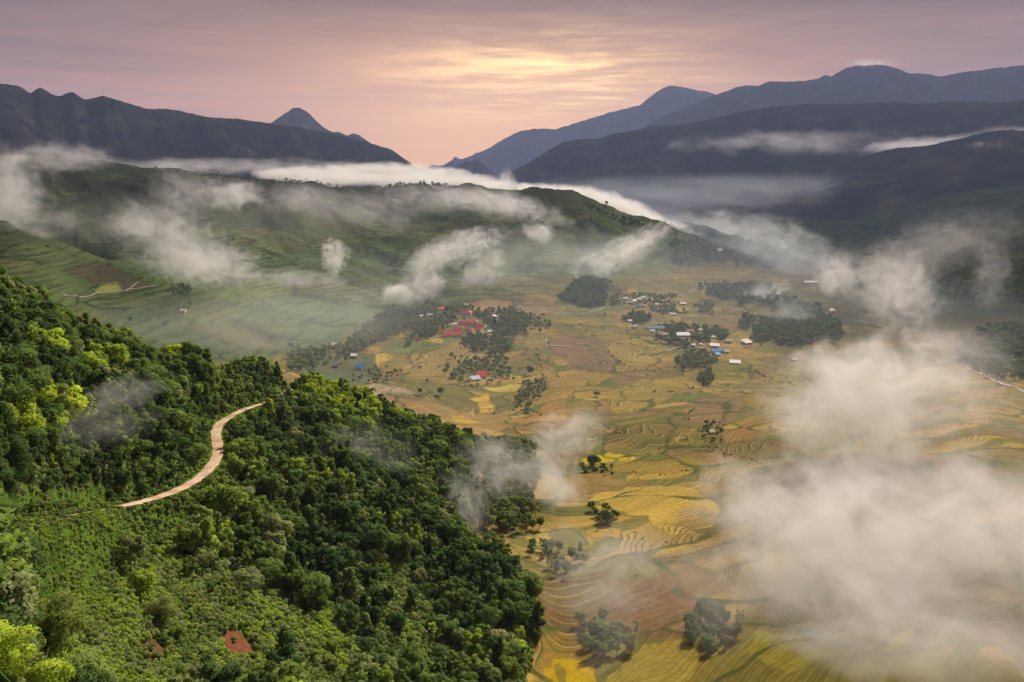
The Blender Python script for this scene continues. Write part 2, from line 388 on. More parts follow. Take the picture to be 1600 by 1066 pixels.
lay([(1060,800),(1100,788),(1122,806),(1110,826),(1080,836),(1052,828)], (0.38,0.25,0.12), 0.8, 3, 5)
lay([(915,826),(935,822),(975,822),(972,838),(945,842),(920,850)], (0.48,0.31,0.07), 0.9, 2, 5)
lay([(820,825),(860,822),(862,840),(840,852),(822,842)], (0.50,0.35,0.10), 0.9, 2, 5)
lay([(904,716),(930,709),(950,702),(972,705),(1002,713),(960,716),(930,722),(915,724)], YEL, 1, 1.2, 2)
lay([(930,724),(965,718),(1010,716),(1080,710),(1106,718),(1095,730),(1040,738),(960,734)], (0.34,0.235,0.07), 0.9, 2, 5)
lay([(1060,706),(1095,704),(1108,718),(1092,732),(1066,730)], (0.24,0.20,0.04), 0.7, 2, 4)
lay([(940,668),(1000,655),(1062,640),(1078,665),(1070,695),(1010,694),(960,688)], (0.20,0.18,0.055), 0.75, 4, 7)
lay([(1068,634),(1110,626),(1160,624),(1166,640),(1150,660),(1110,678),(1082,662)], (0.27,0.17,0.10), 0.95, 2, 5)
lay([(1120,692),(1180,685),(1250,705),(1290,735),(1240,735),(1170,712)], (0.20,0.16,0.065), 0.9, 3, 6)
lay([(1075,680),(1100,668),(1125,670),(1135,690),(1100,700),(1076,698)], (0.15,0.17,0.05), 0.8, 2, 4)
lay([(950,610),(1010,590),(1080,588),(1060,615),(1020,640),(960,650),(945,632)], (0.42,0.31,0.07), 0.85, 3, 6)
lay([(1160,615),(1240,612),(1260,640),(1210,655),(1166,640)], (0.34,0.24,0.05), 0.85, 3, 6)
lay([(1210,575),(1250,572),(1260,600),(1225,606),(1200,592)], (0.34,0.26,0.04), 0.85, 2, 5)
lay([(1085,585),(1120,560),(1165,568),(1190,578),(1160,590),(1100,594)], (0.25,0.23,0.05), 0.85, 3, 4)
lay([(1180,560),(1230,548),(1250,560),(1215,572)], (0.27,0.20,0.14), 0.7, 3, 4)
lay([(850,535),(880,525),(930,527),(950,545),(970,562),(955,578),(910,573),(868,556)], (0.27,0.175,0.115), 0.95, 2, 5)
lay([(855,590),(880,574),(950,580),(965,588),(930,602),(860,605)], (0.45,0.28,0.085), 0.9, 2, 5)
lay([(840,650),(852,620),(880,600),(890,620),(880,650),(850,668)], (0.44,0.27,0.075), 0.8, 3, 5)
lay([(800,665),(860,632),(900,640),(920,655),(900,675),(840,670)], (0.46,0.245,0.075), 0.85, 3, 6)
lay([(975,570),(945,545),(958,532),(1000,528),(1045,530),(1060,545),(1030,560),(1000,570)], (0.40,0.30,0.095), 0.9, 2, 5)
lay([(1040,490),(1000,505),(960,500),(960,488),(1010,478)], (0.42,0.24,0.10), 0.8, 2, 4)
lay([(1070,520),(1140,502),(1170,505),(1140,520),(1100,528)], (0.34,0.20,0.11), 0.8, 2, 4)
lay([(800,478),(850,455),(880,468),(860,490),(820,500)], (0.38,0.24,0.12), 0.8, 4, 5)
lay([(725,472),(760,467),(800,470),(802,488),(780,498),(745,488)], (0.40,0.25,0.12), 0.95, 2, 3)
lay([(723,470),(734,471),(750,477),(742,479),(729,478)], (0.62,0.50,0.09), 1, 1, 0)
lay([(555,597),(600,618),(660,626),(700,630),(745,640),(810,648),(800,670),(745,690),(700,668),(620,640),(560,612)], (0.47,0.30,0.125), 0.85, 3, 4)
lay([(562,604),(600,602),(640,610),(655,618),(610,620),(575,614)], (0.60,0.46,0.32), 0.85, 3, 6)
lay([(730,622),(752,620),(758,614),(764,616),(768,628),(776,634),(768,641),(750,641),(746,627)], (0.62,0.40,0.075), 1, 1, 1)
lay([(700,640),(720,642),(740,652),(748,658),(730,664),(708,654)], (0.58,0.38,0.08), 0.95, 1.5, 2)
lay([(752,604),(780,604),(804,598),(818,594),(816,602),(806,612),(778,612),(762,609)], (0.58,0.45,0.09), 1, 1, 1)
lay([(650,590),(620,580),(640,555),(690,545),(722,532),(740,545),(752,562),(745,578),(700,592)], (0.44,0.30,0.10), 0.85, 2, 4)
lay([(585,549),(600,548),(619,551),(606,561),(590,572),(586,558)], (0.62,0.42,0.10), 1, 1.2, 1)
lay([(593,546),(608,540),(628,536),(700,528),(735,520),(734,530),(690,541),(640,550),(610,552)], (0.17,0.235,0.085), 0.9, 2, 3)
lay([(664,534),(676,530),(694,532),(690,538),(668,536)], (0.60,0.42,0.07), 1, 1, 1)
lay([(455,560),(500,556),(580,548),(590,575),(600,598),(540,604),(470,590)], (0.105,0.165,0.085), 0.9, 4, 5)
lay([(300,508),(350,500),(400,512),(440,535),(445,552),(390,548),(330,530)], (0.30,0.25,0.12), 0.55, 8, 8)
lay([(100,423),(130,412),(160,413),(205,428),(236,447),(200,455),(165,445)], (0.12,0.095,0.06), 0.7, 4, 3)
lay([(146,452),(160,444),(182,440),(192,450),(180,457),(150,458)], (0.26,0.27,0.06), 0.9, 3, 3)
lay([(440,395),(520,410),(600,440),(650,452),(600,455),(520,440)], (0.135,0.16,0.05), 0.5, 10, 10)
lay([(700,462),(640,448),(560,430),(560,425),(640,440)], (0.24,0.28,0.06), 0.6, 3, 3)
# ground where the narrow steps show most
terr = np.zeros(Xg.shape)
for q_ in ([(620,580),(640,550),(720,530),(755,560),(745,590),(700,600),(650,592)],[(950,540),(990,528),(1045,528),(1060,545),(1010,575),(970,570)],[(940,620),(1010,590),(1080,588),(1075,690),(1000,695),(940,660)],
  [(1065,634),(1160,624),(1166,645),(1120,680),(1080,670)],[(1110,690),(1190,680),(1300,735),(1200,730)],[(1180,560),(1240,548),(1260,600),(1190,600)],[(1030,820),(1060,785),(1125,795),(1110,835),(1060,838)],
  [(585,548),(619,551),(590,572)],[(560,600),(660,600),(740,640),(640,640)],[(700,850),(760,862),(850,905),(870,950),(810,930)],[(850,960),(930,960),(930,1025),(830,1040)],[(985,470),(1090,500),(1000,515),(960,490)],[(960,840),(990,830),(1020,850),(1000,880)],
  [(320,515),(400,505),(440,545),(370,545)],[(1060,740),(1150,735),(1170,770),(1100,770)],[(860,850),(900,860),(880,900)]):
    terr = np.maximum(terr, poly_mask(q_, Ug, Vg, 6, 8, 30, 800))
# bare red earth on the near hill
lay([(212,1008),(262,988),(284,1005),(262,1034),(214,1040)], (0.12,0.06,0.035), 0.9, 5, 8, 60)
lay([(338,993),(374,984),(404,1022),(368,1036),(346,1022)], (0.19,0.07,0.038), 0.95, 4, 8, 60)
lay([(180,776),(200,778),(214,783),(200,788),(100,796),(80,796),(150,786)], (0.30,0.10,0.045), 0.9, 2, 4, 60)
lay([(700,1015),(718,1020),(716,1036),(702,1032)], (0.20,0.06,0.03), 0.9, 2, 3, 60)
lay([(738,965),(765,985),(745,1010),(728,995)], (0.13,0.12,0.05), 0.8, 4, 5, 60)
CLEAR = [[(212,1008),(262,988),(284,1005),(262,1034),(214,1040)],[(338,993),(374,984),(404,1022),(368,1036),(346,1022)]]
OPENV = [(204,288,1004,1040),(334,408,986,1036)]
yellowbits = None

# ------------------------------------------------------------------ materials
MATS = {}
def new_mat(name):
    m = bpy.data.materials.new(name); m.use_nodes = True; m.node_tree.nodes.clear(); MATS[name] = m
    return m, NT(m.node_tree)
def simple_mat(name, col, rough=0.8, noise=0.15, scale=0.5, metal=0.0):
    m, t = new_mat(name)
    pos = t.add('ShaderNodeNewGeometry').outputs['Position']
    n = t.noise(pos, scale, 4, 0.6)
    f = t.maprange(n, 0.3, 0.7, 1-noise, 1+noise)
    c = t.vmath('SCALE', (*col,), f)
    b = t.add('ShaderNodeBsdfPrincipled', ins={'Base Color': c, 'Roughness': rough, 'Metallic': metal})
    t.add('ShaderNodeOutputMaterial', ins={0: b.outputs[0]})
    return m

def land_material():
    m, t = new_mat('land')
    A = lambda n, o='Fac': t.add('ShaderNodeAttribute', attribute_name=n).outputs[o]
    pos = t.add('ShaderNodeNewGeometry').outputs['Position']
    hgt, hg = A('contour'), A('contour_wide'); zone = A('zone', 'Color'); pc = A('sown', 'Color'); pa = A('sown_amount')
    sp = t.add('ShaderNodeSeparateColor', ins={0: zone}); hill, green, dark = sp.outputs
    flat = t.vmath('MULTIPLY', pos, (1, 1, 0))
    wn = t.noise(flat, 0.018, 4, 0.55, out=1)
    wv = t.vmath('ADD', flat, t.vmath('SCALE', t.vmath('SUBTRACT', wn, (0.5, 0.5, 0.5)), 55.0))
    # -- cropped terraces of the valley
    par = A('parcel'); pe = A('parcel_edge')
    stp0 = t.math('FLOOR', t.math('DIVIDE', hgt, STEP*3.0))
    wn2 = t.add('ShaderNodeTexWhiteNoise', noise_dimensions='2D', ins={'Vector': t.add('ShaderNodeCombineXYZ', ins={0: t.math('MULTIPLY', par, 91.7), 1: t.math('MULTIPLY', stp0, 7.3)}).outputs[0]})
    pick = t.math('ADD', t.math('MULTIPLY', par, 0.72), t.math('MULTIPLY', wn2.outputs[0], 0.28))
    crop = t.ramp(pick, [(0.0, (0.42, 0.27, 0.075)), (0.14, (0.34, 0.19, 0.075)), (0.24, (0.19, 0.185, 0.055)), (0.34, (0.42, 0.27, 0.075)), (0.44, (0.13, 0.16, 0.045)),
        (0.52, (0.24, 0.155, 0.085)), (0.60, (0.50, 0.34, 0.075)), (0.70, (0.30, 0.20, 0.075)), (0.77, (0.15, 0.17, 0.05)), (0.88, (0.44, 0.30, 0.09))], 'CONSTANT')
    big = t.noise(flat, 0.006, 3, 0.5)
    crop = t.mix(t.maprange(big, 0.47, 0.60, 0, 0.62), crop, (0.185, 0.165, 0.055, 1))
    crop = t.mix(t.maprange(big, 0.46, 0.36, 0, 0.35), crop, (0.44, 0.285, 0.10, 1))
    crop = t.mix(0.14, crop, (0.20, 0.145, 0.065, 1))
    crop = t.mix(t.math('MULTIPLY', pa, 0.92, clamp=True), crop, pc)
    crop = t.vmath('MULTIPLY', crop, (0.84, 0.87, 0.82))
    # each step a little different; the standing edge of a step is darker, the bund grassy
    narr = A('narrow')
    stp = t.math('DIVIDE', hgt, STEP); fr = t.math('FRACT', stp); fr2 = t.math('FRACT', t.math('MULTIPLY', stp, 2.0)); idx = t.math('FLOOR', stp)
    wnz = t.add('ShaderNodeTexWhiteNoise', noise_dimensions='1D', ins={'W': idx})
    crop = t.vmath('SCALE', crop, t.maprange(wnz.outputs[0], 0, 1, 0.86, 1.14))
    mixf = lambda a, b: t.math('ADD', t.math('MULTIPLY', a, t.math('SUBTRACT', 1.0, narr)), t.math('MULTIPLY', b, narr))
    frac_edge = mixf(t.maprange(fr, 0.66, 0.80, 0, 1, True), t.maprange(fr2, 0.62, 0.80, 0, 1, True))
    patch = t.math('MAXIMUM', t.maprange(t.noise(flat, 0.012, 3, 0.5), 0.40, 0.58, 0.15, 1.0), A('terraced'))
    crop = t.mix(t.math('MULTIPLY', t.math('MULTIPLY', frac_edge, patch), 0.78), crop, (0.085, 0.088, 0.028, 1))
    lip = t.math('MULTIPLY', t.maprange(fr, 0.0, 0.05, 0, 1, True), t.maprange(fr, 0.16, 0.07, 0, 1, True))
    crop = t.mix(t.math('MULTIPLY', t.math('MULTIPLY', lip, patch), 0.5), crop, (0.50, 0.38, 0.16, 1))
    # parcel borders
    wob = t.noise(flat, 0.09, 3, 0.6)
    border = t.maprange(t.math('ADD', pe, t.math('MULTIPLY', t.math('SUBTRACT', wob, 0.5), 6.0)), 2.6, 0.6, 0, 1, True)
    bn = t.maprange(t.noise(flat, 0.02, 2, 0.5), 0.36, 0.52, 0.25, 1.0)
    crop = t.mix(t.math('MULTIPLY', t.math('MULTIPLY', border, bn), 0.85), crop, (0.060, 0.080, 0.026, 1))
    stub = t.noise(flat, 0.35, 5, 0.7)
    crop = t.vmath('SCALE', crop, t.maprange(stub, 0.3, 0.7, 0.78, 1.22))
    wp = t.noise(flat, 0.06, 4, 0.6)
    crop = t.mix(t.maprange(wp, 0.60, 0.72, 0, 0.5), crop, (0.10, 0.12, 0.035, 1))
    # -- green hillside
    cg = t.add('ShaderNodeCombineXYZ', ins={0: t.math('MULTIPLY', t.add('ShaderNodeSeparateXYZ', ins={0: wv}).outputs[0], 0.0085),
        1: t.math('MULTIPLY', t.add('ShaderNodeSeparateXYZ', ins={0: wv}).outputs[1], 0.0055), 2: t.math('MULTIPLY', hg, 0.055)}).outputs[0]
    vg = t.add('ShaderNodeTexVoronoi', voronoi_dimensions='3D', ins={'Vector': cg, 'Scale': 1.0})
    vgc = t.add('ShaderNodeSeparateColor', ins={0: vg.outputs['Color']})
    grass = t.ramp(vgc.outputs[1], [(0.0, (0.080, 0.118, 0.038)), (0.22, (0.115, 0.145, 0.045)), (0.42, (0.062, 0.105, 0.035)), (0.58, (0.13, 0.15, 0.045)),
        (0.72, (0.09, 0.135, 0.045)), (0.86, (0.105, 0.105, 0.045)), (0.94, (0.17, 0.19, 0.05))], 'CONSTANT')
    grass = t.mix(0.30, grass, (0.085, 0.10, 0.055, 1))
    grass = t.mix(t.maprange(t.noise(flat, 0.004, 4, 0.6), 0.4, 0.65, 0, 0.7), grass, (0.055, 0.085, 0.03, 1))
    vge = t.add('ShaderNodeTexVoronoi', voronoi_dimensions='3D', feature='DISTANCE_TO_EDGE', ins={'Vector': cg, 'Scale': 1.0})
    hedge = t.maprange(vge.outputs['Distance'], 0.030, 0.010, 0, 1, True)
    hb = t.maprange(t.noise(flat, 0.012, 3, 0.5), 0.36, 0.5)
    grass = t.mix(t.math('MULTIPLY', t.math('MULTIPLY', hedge, hb), 0.85), grass, (0.018, 0.030, 0.012, 1))
    frg = t.math('FRACT', t.math('DIVIDE', hg, 5.0))
    ge = t.math('MULTIPLY', t.maprange(frg, 0.72, 0.84, 0, 1, True), t.maprange(t.noise(flat, 0.009, 3, 0.5), 0.36, 0.52, 0.15, 0.75))
    grass = t.mix(ge, grass, (0.035, 0.052, 0.02, 1))
    scrub = t.maprange(t.noise(flat, 0.02, 8, 0.72), 0.53, 0.64)
    grass = t.mix(t.math('MULTIPLY', scrub, 0.75), grass, (0.022, 0.040, 0.016, 1))
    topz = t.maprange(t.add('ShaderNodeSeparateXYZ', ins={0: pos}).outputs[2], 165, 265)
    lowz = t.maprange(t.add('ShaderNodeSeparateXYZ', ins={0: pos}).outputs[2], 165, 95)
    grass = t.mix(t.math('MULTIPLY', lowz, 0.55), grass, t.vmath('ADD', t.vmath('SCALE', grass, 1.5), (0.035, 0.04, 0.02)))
    grass = t.mix(t.math('MULTIPLY', topz, t.maprange(t.noise(flat, 0.01, 4, 0.6), 0.26, 0.46)), grass, (0.028, 0.034, 0.017, 1))  # darker towards the crest: scrub cover plus cloud shade painted into the colour
    grass = t.mix(pa, grass, pc)
    grass = t.vmath('SCALE', grass, t.maprange(t.noise(flat, 0.12, 5, 0.7), 0.3, 0.7, 0.8, 1.2))
    # -- wooded slopes on the right, colour darkened to carry the cloud shade
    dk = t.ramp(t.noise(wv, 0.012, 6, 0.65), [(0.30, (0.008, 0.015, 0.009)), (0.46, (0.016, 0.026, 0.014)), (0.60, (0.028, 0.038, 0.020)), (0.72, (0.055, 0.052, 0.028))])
    # -- undergrowth of the near hill
    un = t.noise(pos, 0.10, 5, 0.65); un2 = t.noise(pos, 0.9, 4, 0.6)
    under = t.ramp(un, [(0.3, (0.030, 0.055, 0.012)), (0.45, (0.06, 0.115, 0.018)), (0.58, (0.105, 0.18, 0.022)), (0.72, (0.08, 0.12, 0.03))])
    under = t.vmath('SCALE', under, t.maprange(un2, 0.3, 0.7, 0.55, 1.4))
    under = t.mix(pa, under, t.vmath('SCALE', pc, t.maprange(un2, 0.3, 0.7, 0.7, 1.3)))
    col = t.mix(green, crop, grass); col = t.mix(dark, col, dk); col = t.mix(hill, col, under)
    bmp = t.add('ShaderNodeBump', ins={'Strength': 0.6, 'Distance': 0.8, 'Height': t.math('ADD', t.math('MULTIPLY', un2, t.maprange(hill, 0, 1, 0.25, 1.0)), t.math('MULTIPLY', stub, 0.4))})
    b = t.add('ShaderNodeBsdfDiffuse', ins={'Color': col, 'Normal': bmp.outputs[0]})
    t.add('ShaderNodeOutputMaterial', ins={0: b.outputs[0]})
    return m
M_LAND = land_material()

def grid_object(name, V, sel, quads, mat, attrs, kind='structure', parent=None):
    q = quads[sel] if sel is not None else quads
    used = np.unique(q); remap = np.full(len(V), -1, np.int64); remap[used] = np.arange(len(used)); q = remap[q]
    me = bpy.data.meshes.new(name); me.vertices.add(len(used)); me.vertices.foreach_set('co', V[used].astype(np.float32).ravel())
    me.loops.add(q.size); me.loops.foreach_set('vertex_index', q.ravel().astype(np.int32))
    me.polygons.add(len(q)); me.polygons.foreach_set('loop_start', np.arange(0, q.size, 4, dtype=np.int32))
    me.update(calc_edges=True)
    me.polygons.foreach_set('use_smooth', np.ones(len(q), bool))
    for n, (typ, a) in attrs.items():
        at = me.attributes.new(n, typ, 'POINT')
        if typ == 'FLOAT': at.data.foreach_set('value', a[used].astype(np.float32))
        else:
            c = np.ones((len(used), 4), np.float32); c[:, :3] = a[used]; at.data.foreach_set('color', c.ravel())
    me.materials.append(mat)
    o = bpy.data.objects.new(name, me); C.objects.link(o)
    if kind: o['kind'] = kind
    if parent: o.parent = parent
    return o
def quads_of(n, m):
    i, j = np.meshgrid(np.arange(n-1), np.arange(m-1), indexing='ij'); a = (i*m+j).ravel()
    return np.stack([a, a+1, a+m+1, a+m], 1)       # faces up for theta x radius grids
V = np.stack([Xg.ravel(), Yg.ravel(), Zt.ravel()], 1); Q = quads_of(len(th), NR)
fc = lambda a: a.ravel()[Q].mean(1)
clsH = fc(Mhill) > 0.5; clsG = (~clsH) & (fc(np.maximum(Mgreen, 0)) > 0.5)
attrs = {'parcel': ('FLOAT', pid.ravel()), 'parcel_edge': ('FLOAT', np.clip(pedge, 0, 30).ravel()), 'terraced': ('FLOAT', terr.ravel()), 'narrow': ('FLOAT', narrow.ravel()), 'contour': ('FLOAT', H.ravel()), 'contour_wide': ('FLOAT', HG.ravel()), 'sown_amount': ('FLOAT', pal.ravel()),
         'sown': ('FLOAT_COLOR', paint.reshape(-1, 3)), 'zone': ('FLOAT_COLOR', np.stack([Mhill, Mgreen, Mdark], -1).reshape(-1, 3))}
grid_object('hill', V, clsH, Q, M_LAND, attrs)
grid_object('hillside', V, clsG, Q, M_LAND, attrs)
grid_object('valley_floor', V, ~(clsH | clsG), Q, M_LAND, attrs)

# ------------------------------------------------------------------ far mountains, each a ridge with a front and a back slope
def mountain_mat():
    m, t = new_mat('forested_mountain')
    pos = t.add('ShaderNodeNewGeometry').outputs['Position']
    n = t.noise(pos, 0.004, 8, 0.62)
    col = t.ramp(n, [(0.32, (0.006, 0.008, 0.008)), (0.5, (0.010, 0.012, 0.010)), (0.57, (0.022, 0.023, 0.015)), (0.68, (0.042, 0.038, 0.024))])
    b = t.add('ShaderNodeBsdfDiffuse', ins={'Color': col})
    t.add('ShaderNodeOutputMaterial', ins={0: b.outputs[0]})
    return m
M_MT = mountain_mat()
def mountain(name, crest, width_f, width_b, base, gully, seed, ns=520, nt=110, spur=0.0, fuzz=4.0):
    cr = np.array(crest, float); us = np.linspace(cr[0, 0], cr[-1, 0], ns)
    # cubic-ish interpolation through the crest points
    vs = np.interp(us, cr[:, 0], cr[:, 1]); rs = np.interp(us, cr[:, 0], cr[:, 2])
    k = np.exp(-np.linspace(-2, 2, 7)**2); k /= k.sum()
    vs = np.convolve(np.pad(vs, 3, mode='edge'), k, 'valid'); rs = np.convolve(np.pad(rs, 3, mode='edge'), k, 'valid')
    pts = np.stack([pix_point(u, v, r) for u, v, r in zip(us, vs, rs)])
    ta = np.arctan2(pts[:, 0], pts[:, 1]); rc = np.hypot(pts[:, 0], pts[:, 1])
    t = np.concatenate([-np.linspace(1, 0, int(nt*0.72))**1.3, np.linspace(0, 1, int(nt*0.28)+1)[1:]])
    T, A = np.meshgrid(t, ta); RC = rc[:, None]
    W = np.where(T < 0, width_f, width_b)
    R_ = RC+T*W; X_ = R_*np.sin(A); Y_ = R_*np.cos(A)
    a = np.abs(T); top = pts[:, 2][:, None]
    prof = (1-a)**1.15*0.85+0.15*(1-sstep(0, 1, a))
    L = rc.mean()/10
    gz = ridged(X_/L/1.2, Y_/L/2.2, 6, seed)-0.6
    gz2 = fbm(X_/L*2.2, Y_/L*2.2, 4, seed+5)
    env = sstep(0, 0.18, a)*(1-a**3)
    Z_ = base+(top-base)*prof+gully*env*(gz*1.6+gz2*0.18)
    Z_ += fuzz*np.abs(gnoise(X_/(L*0.035), Y_/(L*0.035), seed+9))*(1-a*0.5)+fuzz*0.8*fbm(X_/(L*0.09), Y_/(L*0.09), 3, seed+12)
    return grid_object(name, np.stack([X_.ravel(), Y_.ravel(), Z_.ravel()], 1), None, quads_of(ns, len(t)), M_MT, {})
# left dark ridge
mountain('mountain', [(-500,60,4200),(-300,95,4300),(-120,120,4500),(0,131,4600),(28,134,4620),(48,146,4640),(62,136,4650),(80,147,4660),(95,151,4670),(112,143,4680),(132,157,4700),(160,150,4700),(185,157,4700),
  (230,171,4750),(262,170,4800),(330,184,4850),(370,186,4900),(420,193,4950),(470,200,5000),(520,209,5050),(560,219,5100),(595,229,5150),(612,234,5200),(632,249,5230),(648,258,5250),(668,276,5250),(700,300,5250)], 1700, 1500, 30, 150, 5)
# the pointed blue peak behind it
mountain('mountain_peak', [(360,235,9000),(400,205,9000),(425,191,9000),(445,178,9000),(458,169,9000),(468,168,9000),(480,175,9000),(492,187,9000),(505,199,9000),(520,207,9000),(530,206,9000),(542,212,9000),(552,208,9000),(562,212,9000),(585,228,9000),(640,262,9000)], 1800, 1800, 100, 120, 15, ns=260, fuzz=6)
# right big dark ridge
mountain('mountain', [(735,312,5900),(760,296,5900),(778,283,5900),(800,268,5850),(830,252,5800),(858,235,5800),(880,222,5750),(905,218,5700),(935,217,5700),(960,209,5650),(1000,203,5600),(1020,197,5600),(1050,196,5600),(1100,189,5500),(1150,177,5500),
  (1200,168,5400),(1260,163,5400),(1330,163,5300),(1400,159,5300),(1430,163,5300),(1480,159,5200),(1530,158,5200),(1560,162,5200),(1600,155,5100),(1700,145,5000),(1900,110,4900),(2200,90,4800)], 2000, 1600, 20, 90, 25, ns=620)
# low wooded spur below it
mountain('mountain_spur', [(780,318,4700),(840,296,4700),(880,284,4650),(930,278,4600),(1000,286,4600),(1060,292,4550),(1120,284,4500),(1200,288,4400),(1280,270,4300),(1340,246,4200),(1400,232,4150),(1450,228,4100),(1500,217,4100),(1545,206,4050),(1580,204,4000),(1620,208,4000),(1750,190,3900),(2000,160,3800)], 1500, 900, 20, 40, 35, ns=520)
# pale far ranges
mountain('mountain_range', [(660,266,12500),(690,260,12500),(720,250,12500),(760,234,12400),(790,216,12300),(815,204,12300),(850,201,12200),(868,202,12200),(905,191,12100),(960,174,12000),(1000,165,12000),(1015,152,12000),(1035,138,12000),(1048,134,12000),(1070,137,12000),(1110,145,12000),(1150,160,12000),(1300,200,12000)], 2600, 2500, 100, 250, 45, ns=420, fuzz=9)
mountain('mountain_range', [(960,225,9400),(1000,203,9300),(1020,190,9200),(1060,172,9200),(1090,160,9100),(1120,148,9000),(1150,137,9000),(1165,133,9000),(1185,135,9000),(1200,128,9000),(1230,128,9000),(1262,127,9000),(1280,122,9000),(1290,117,9000),(1300,120,9000),
  (1320,107,9000),(1340,103,9000),(1380,102,9000),(1400,107,9000),(1420,115,9000),(1450,116,9000),(1468,121,9000),(1500,114,9000),(1550,108,9000),(1600,102,9000),(1750,92,9000),(2000,110,9000),(2300,90,9000)], 2600, 2200, 100, 260, 55, ns=620, fuzz=8)
mountain('mountain_hill', [(670,300,7800),(700,272,7800),(715,258,7800),(730,252,7800),(738,254,7800),(746,248,7800),(755,257,7800),(775,274,7800),(800,300,7800)], 900, 900, 60, 50, 65, ns=160, nt=60, fuzz=5)
mountain('mountain_range', [(-700,150,11500),(-200,190,11500),(300,230,11500),(640,262,12000),(700,268,12500)], 2500, 2500, 60, 200, 75, ns=240, nt=50)
# far ground to the horizon, and the low ground under the mountains
def sheet(name, r0, r1, z0, mat, n=90, m=24):
    a_ = np.linspace(-75*D2R, 75*D2R, n); q_ = np.exp(np.linspace(math.log(r0), math.log(r1), m)); A_, R_ = np.meshgrid(a_, q_, indexing='ij')
    Z_ = z0+fbm(R_*np.sin(A_)/900, R_*np.cos(A_)/900, 4, 81)*14*sstep(3500, 5000, R_)
    return grid_object(name, np.stack([(R_*np.sin(A_)).ravel(), (R_*np.cos(A_)).ravel(), Z_.ravel()], 1), None, quads_of(n, m), mat, {})
sheet('plain', 3000, 14500, 14, M_MT)
# ------------------------------------------------------------------ trees
def tag(o, label=None, cat=None, group=None, kind=None):
    if label: o['label'] = label
    if cat: o['category'] = cat
    if group: o['group'] = group
    if kind: o['kind'] = kind
    return o
def leaf_mat():
    m, t = new_mat('leaves')
    tint = t.add('ShaderNodeAttribute', attribute_name='tint', attribute_type='INSTANCER').outputs['Fac']
    cl = t.add('ShaderNodeAttribute', attribute_name='clump').outputs['Fac']
    col = t.ramp(tint, [(0.0, (0.020, 0.038, 0.015)), (0.25, (0.037, 0.064, 0.020)), (0.50, (0.062, 0.096, 0.024)), (0.62, (0.088, 0.108, 0.028)), (0.72, (0.100, 0.118, 0.058)),
                        (0.80, (0.086, 0.128, 0.024)), (0.90, (0.15, 0.195, 0.022)), (0.96, (0.24, 0.26, 0.020)), (1.0, (0.27, 0.21, 0.03))])
    col = t.vmath('SCALE', col, t.maprange(cl, 0, 1, 1.55, 4.2))
    d = t.add('ShaderNodeBsdfDiffuse', ins={0: col})
    tr = t.add('ShaderNodeBsdfTranslucent', ins={0: t.mix(1.0, col, (1.25, 1.15, 0.5, 1), 'MULTIPLY')})
    s = t.add('ShaderNodeMixShader', ins={0: 0.42, 1: d.outputs[0], 2: tr.outputs[0]})
    t.add('ShaderNodeOutputMaterial', ins={0: s.outputs[0]})
    return m
M_LEAF = leaf_mat(); M_BARK = simple_mat('bark', (0.26, 0.23, 0.19), 0.9, 0.3, 3.0)

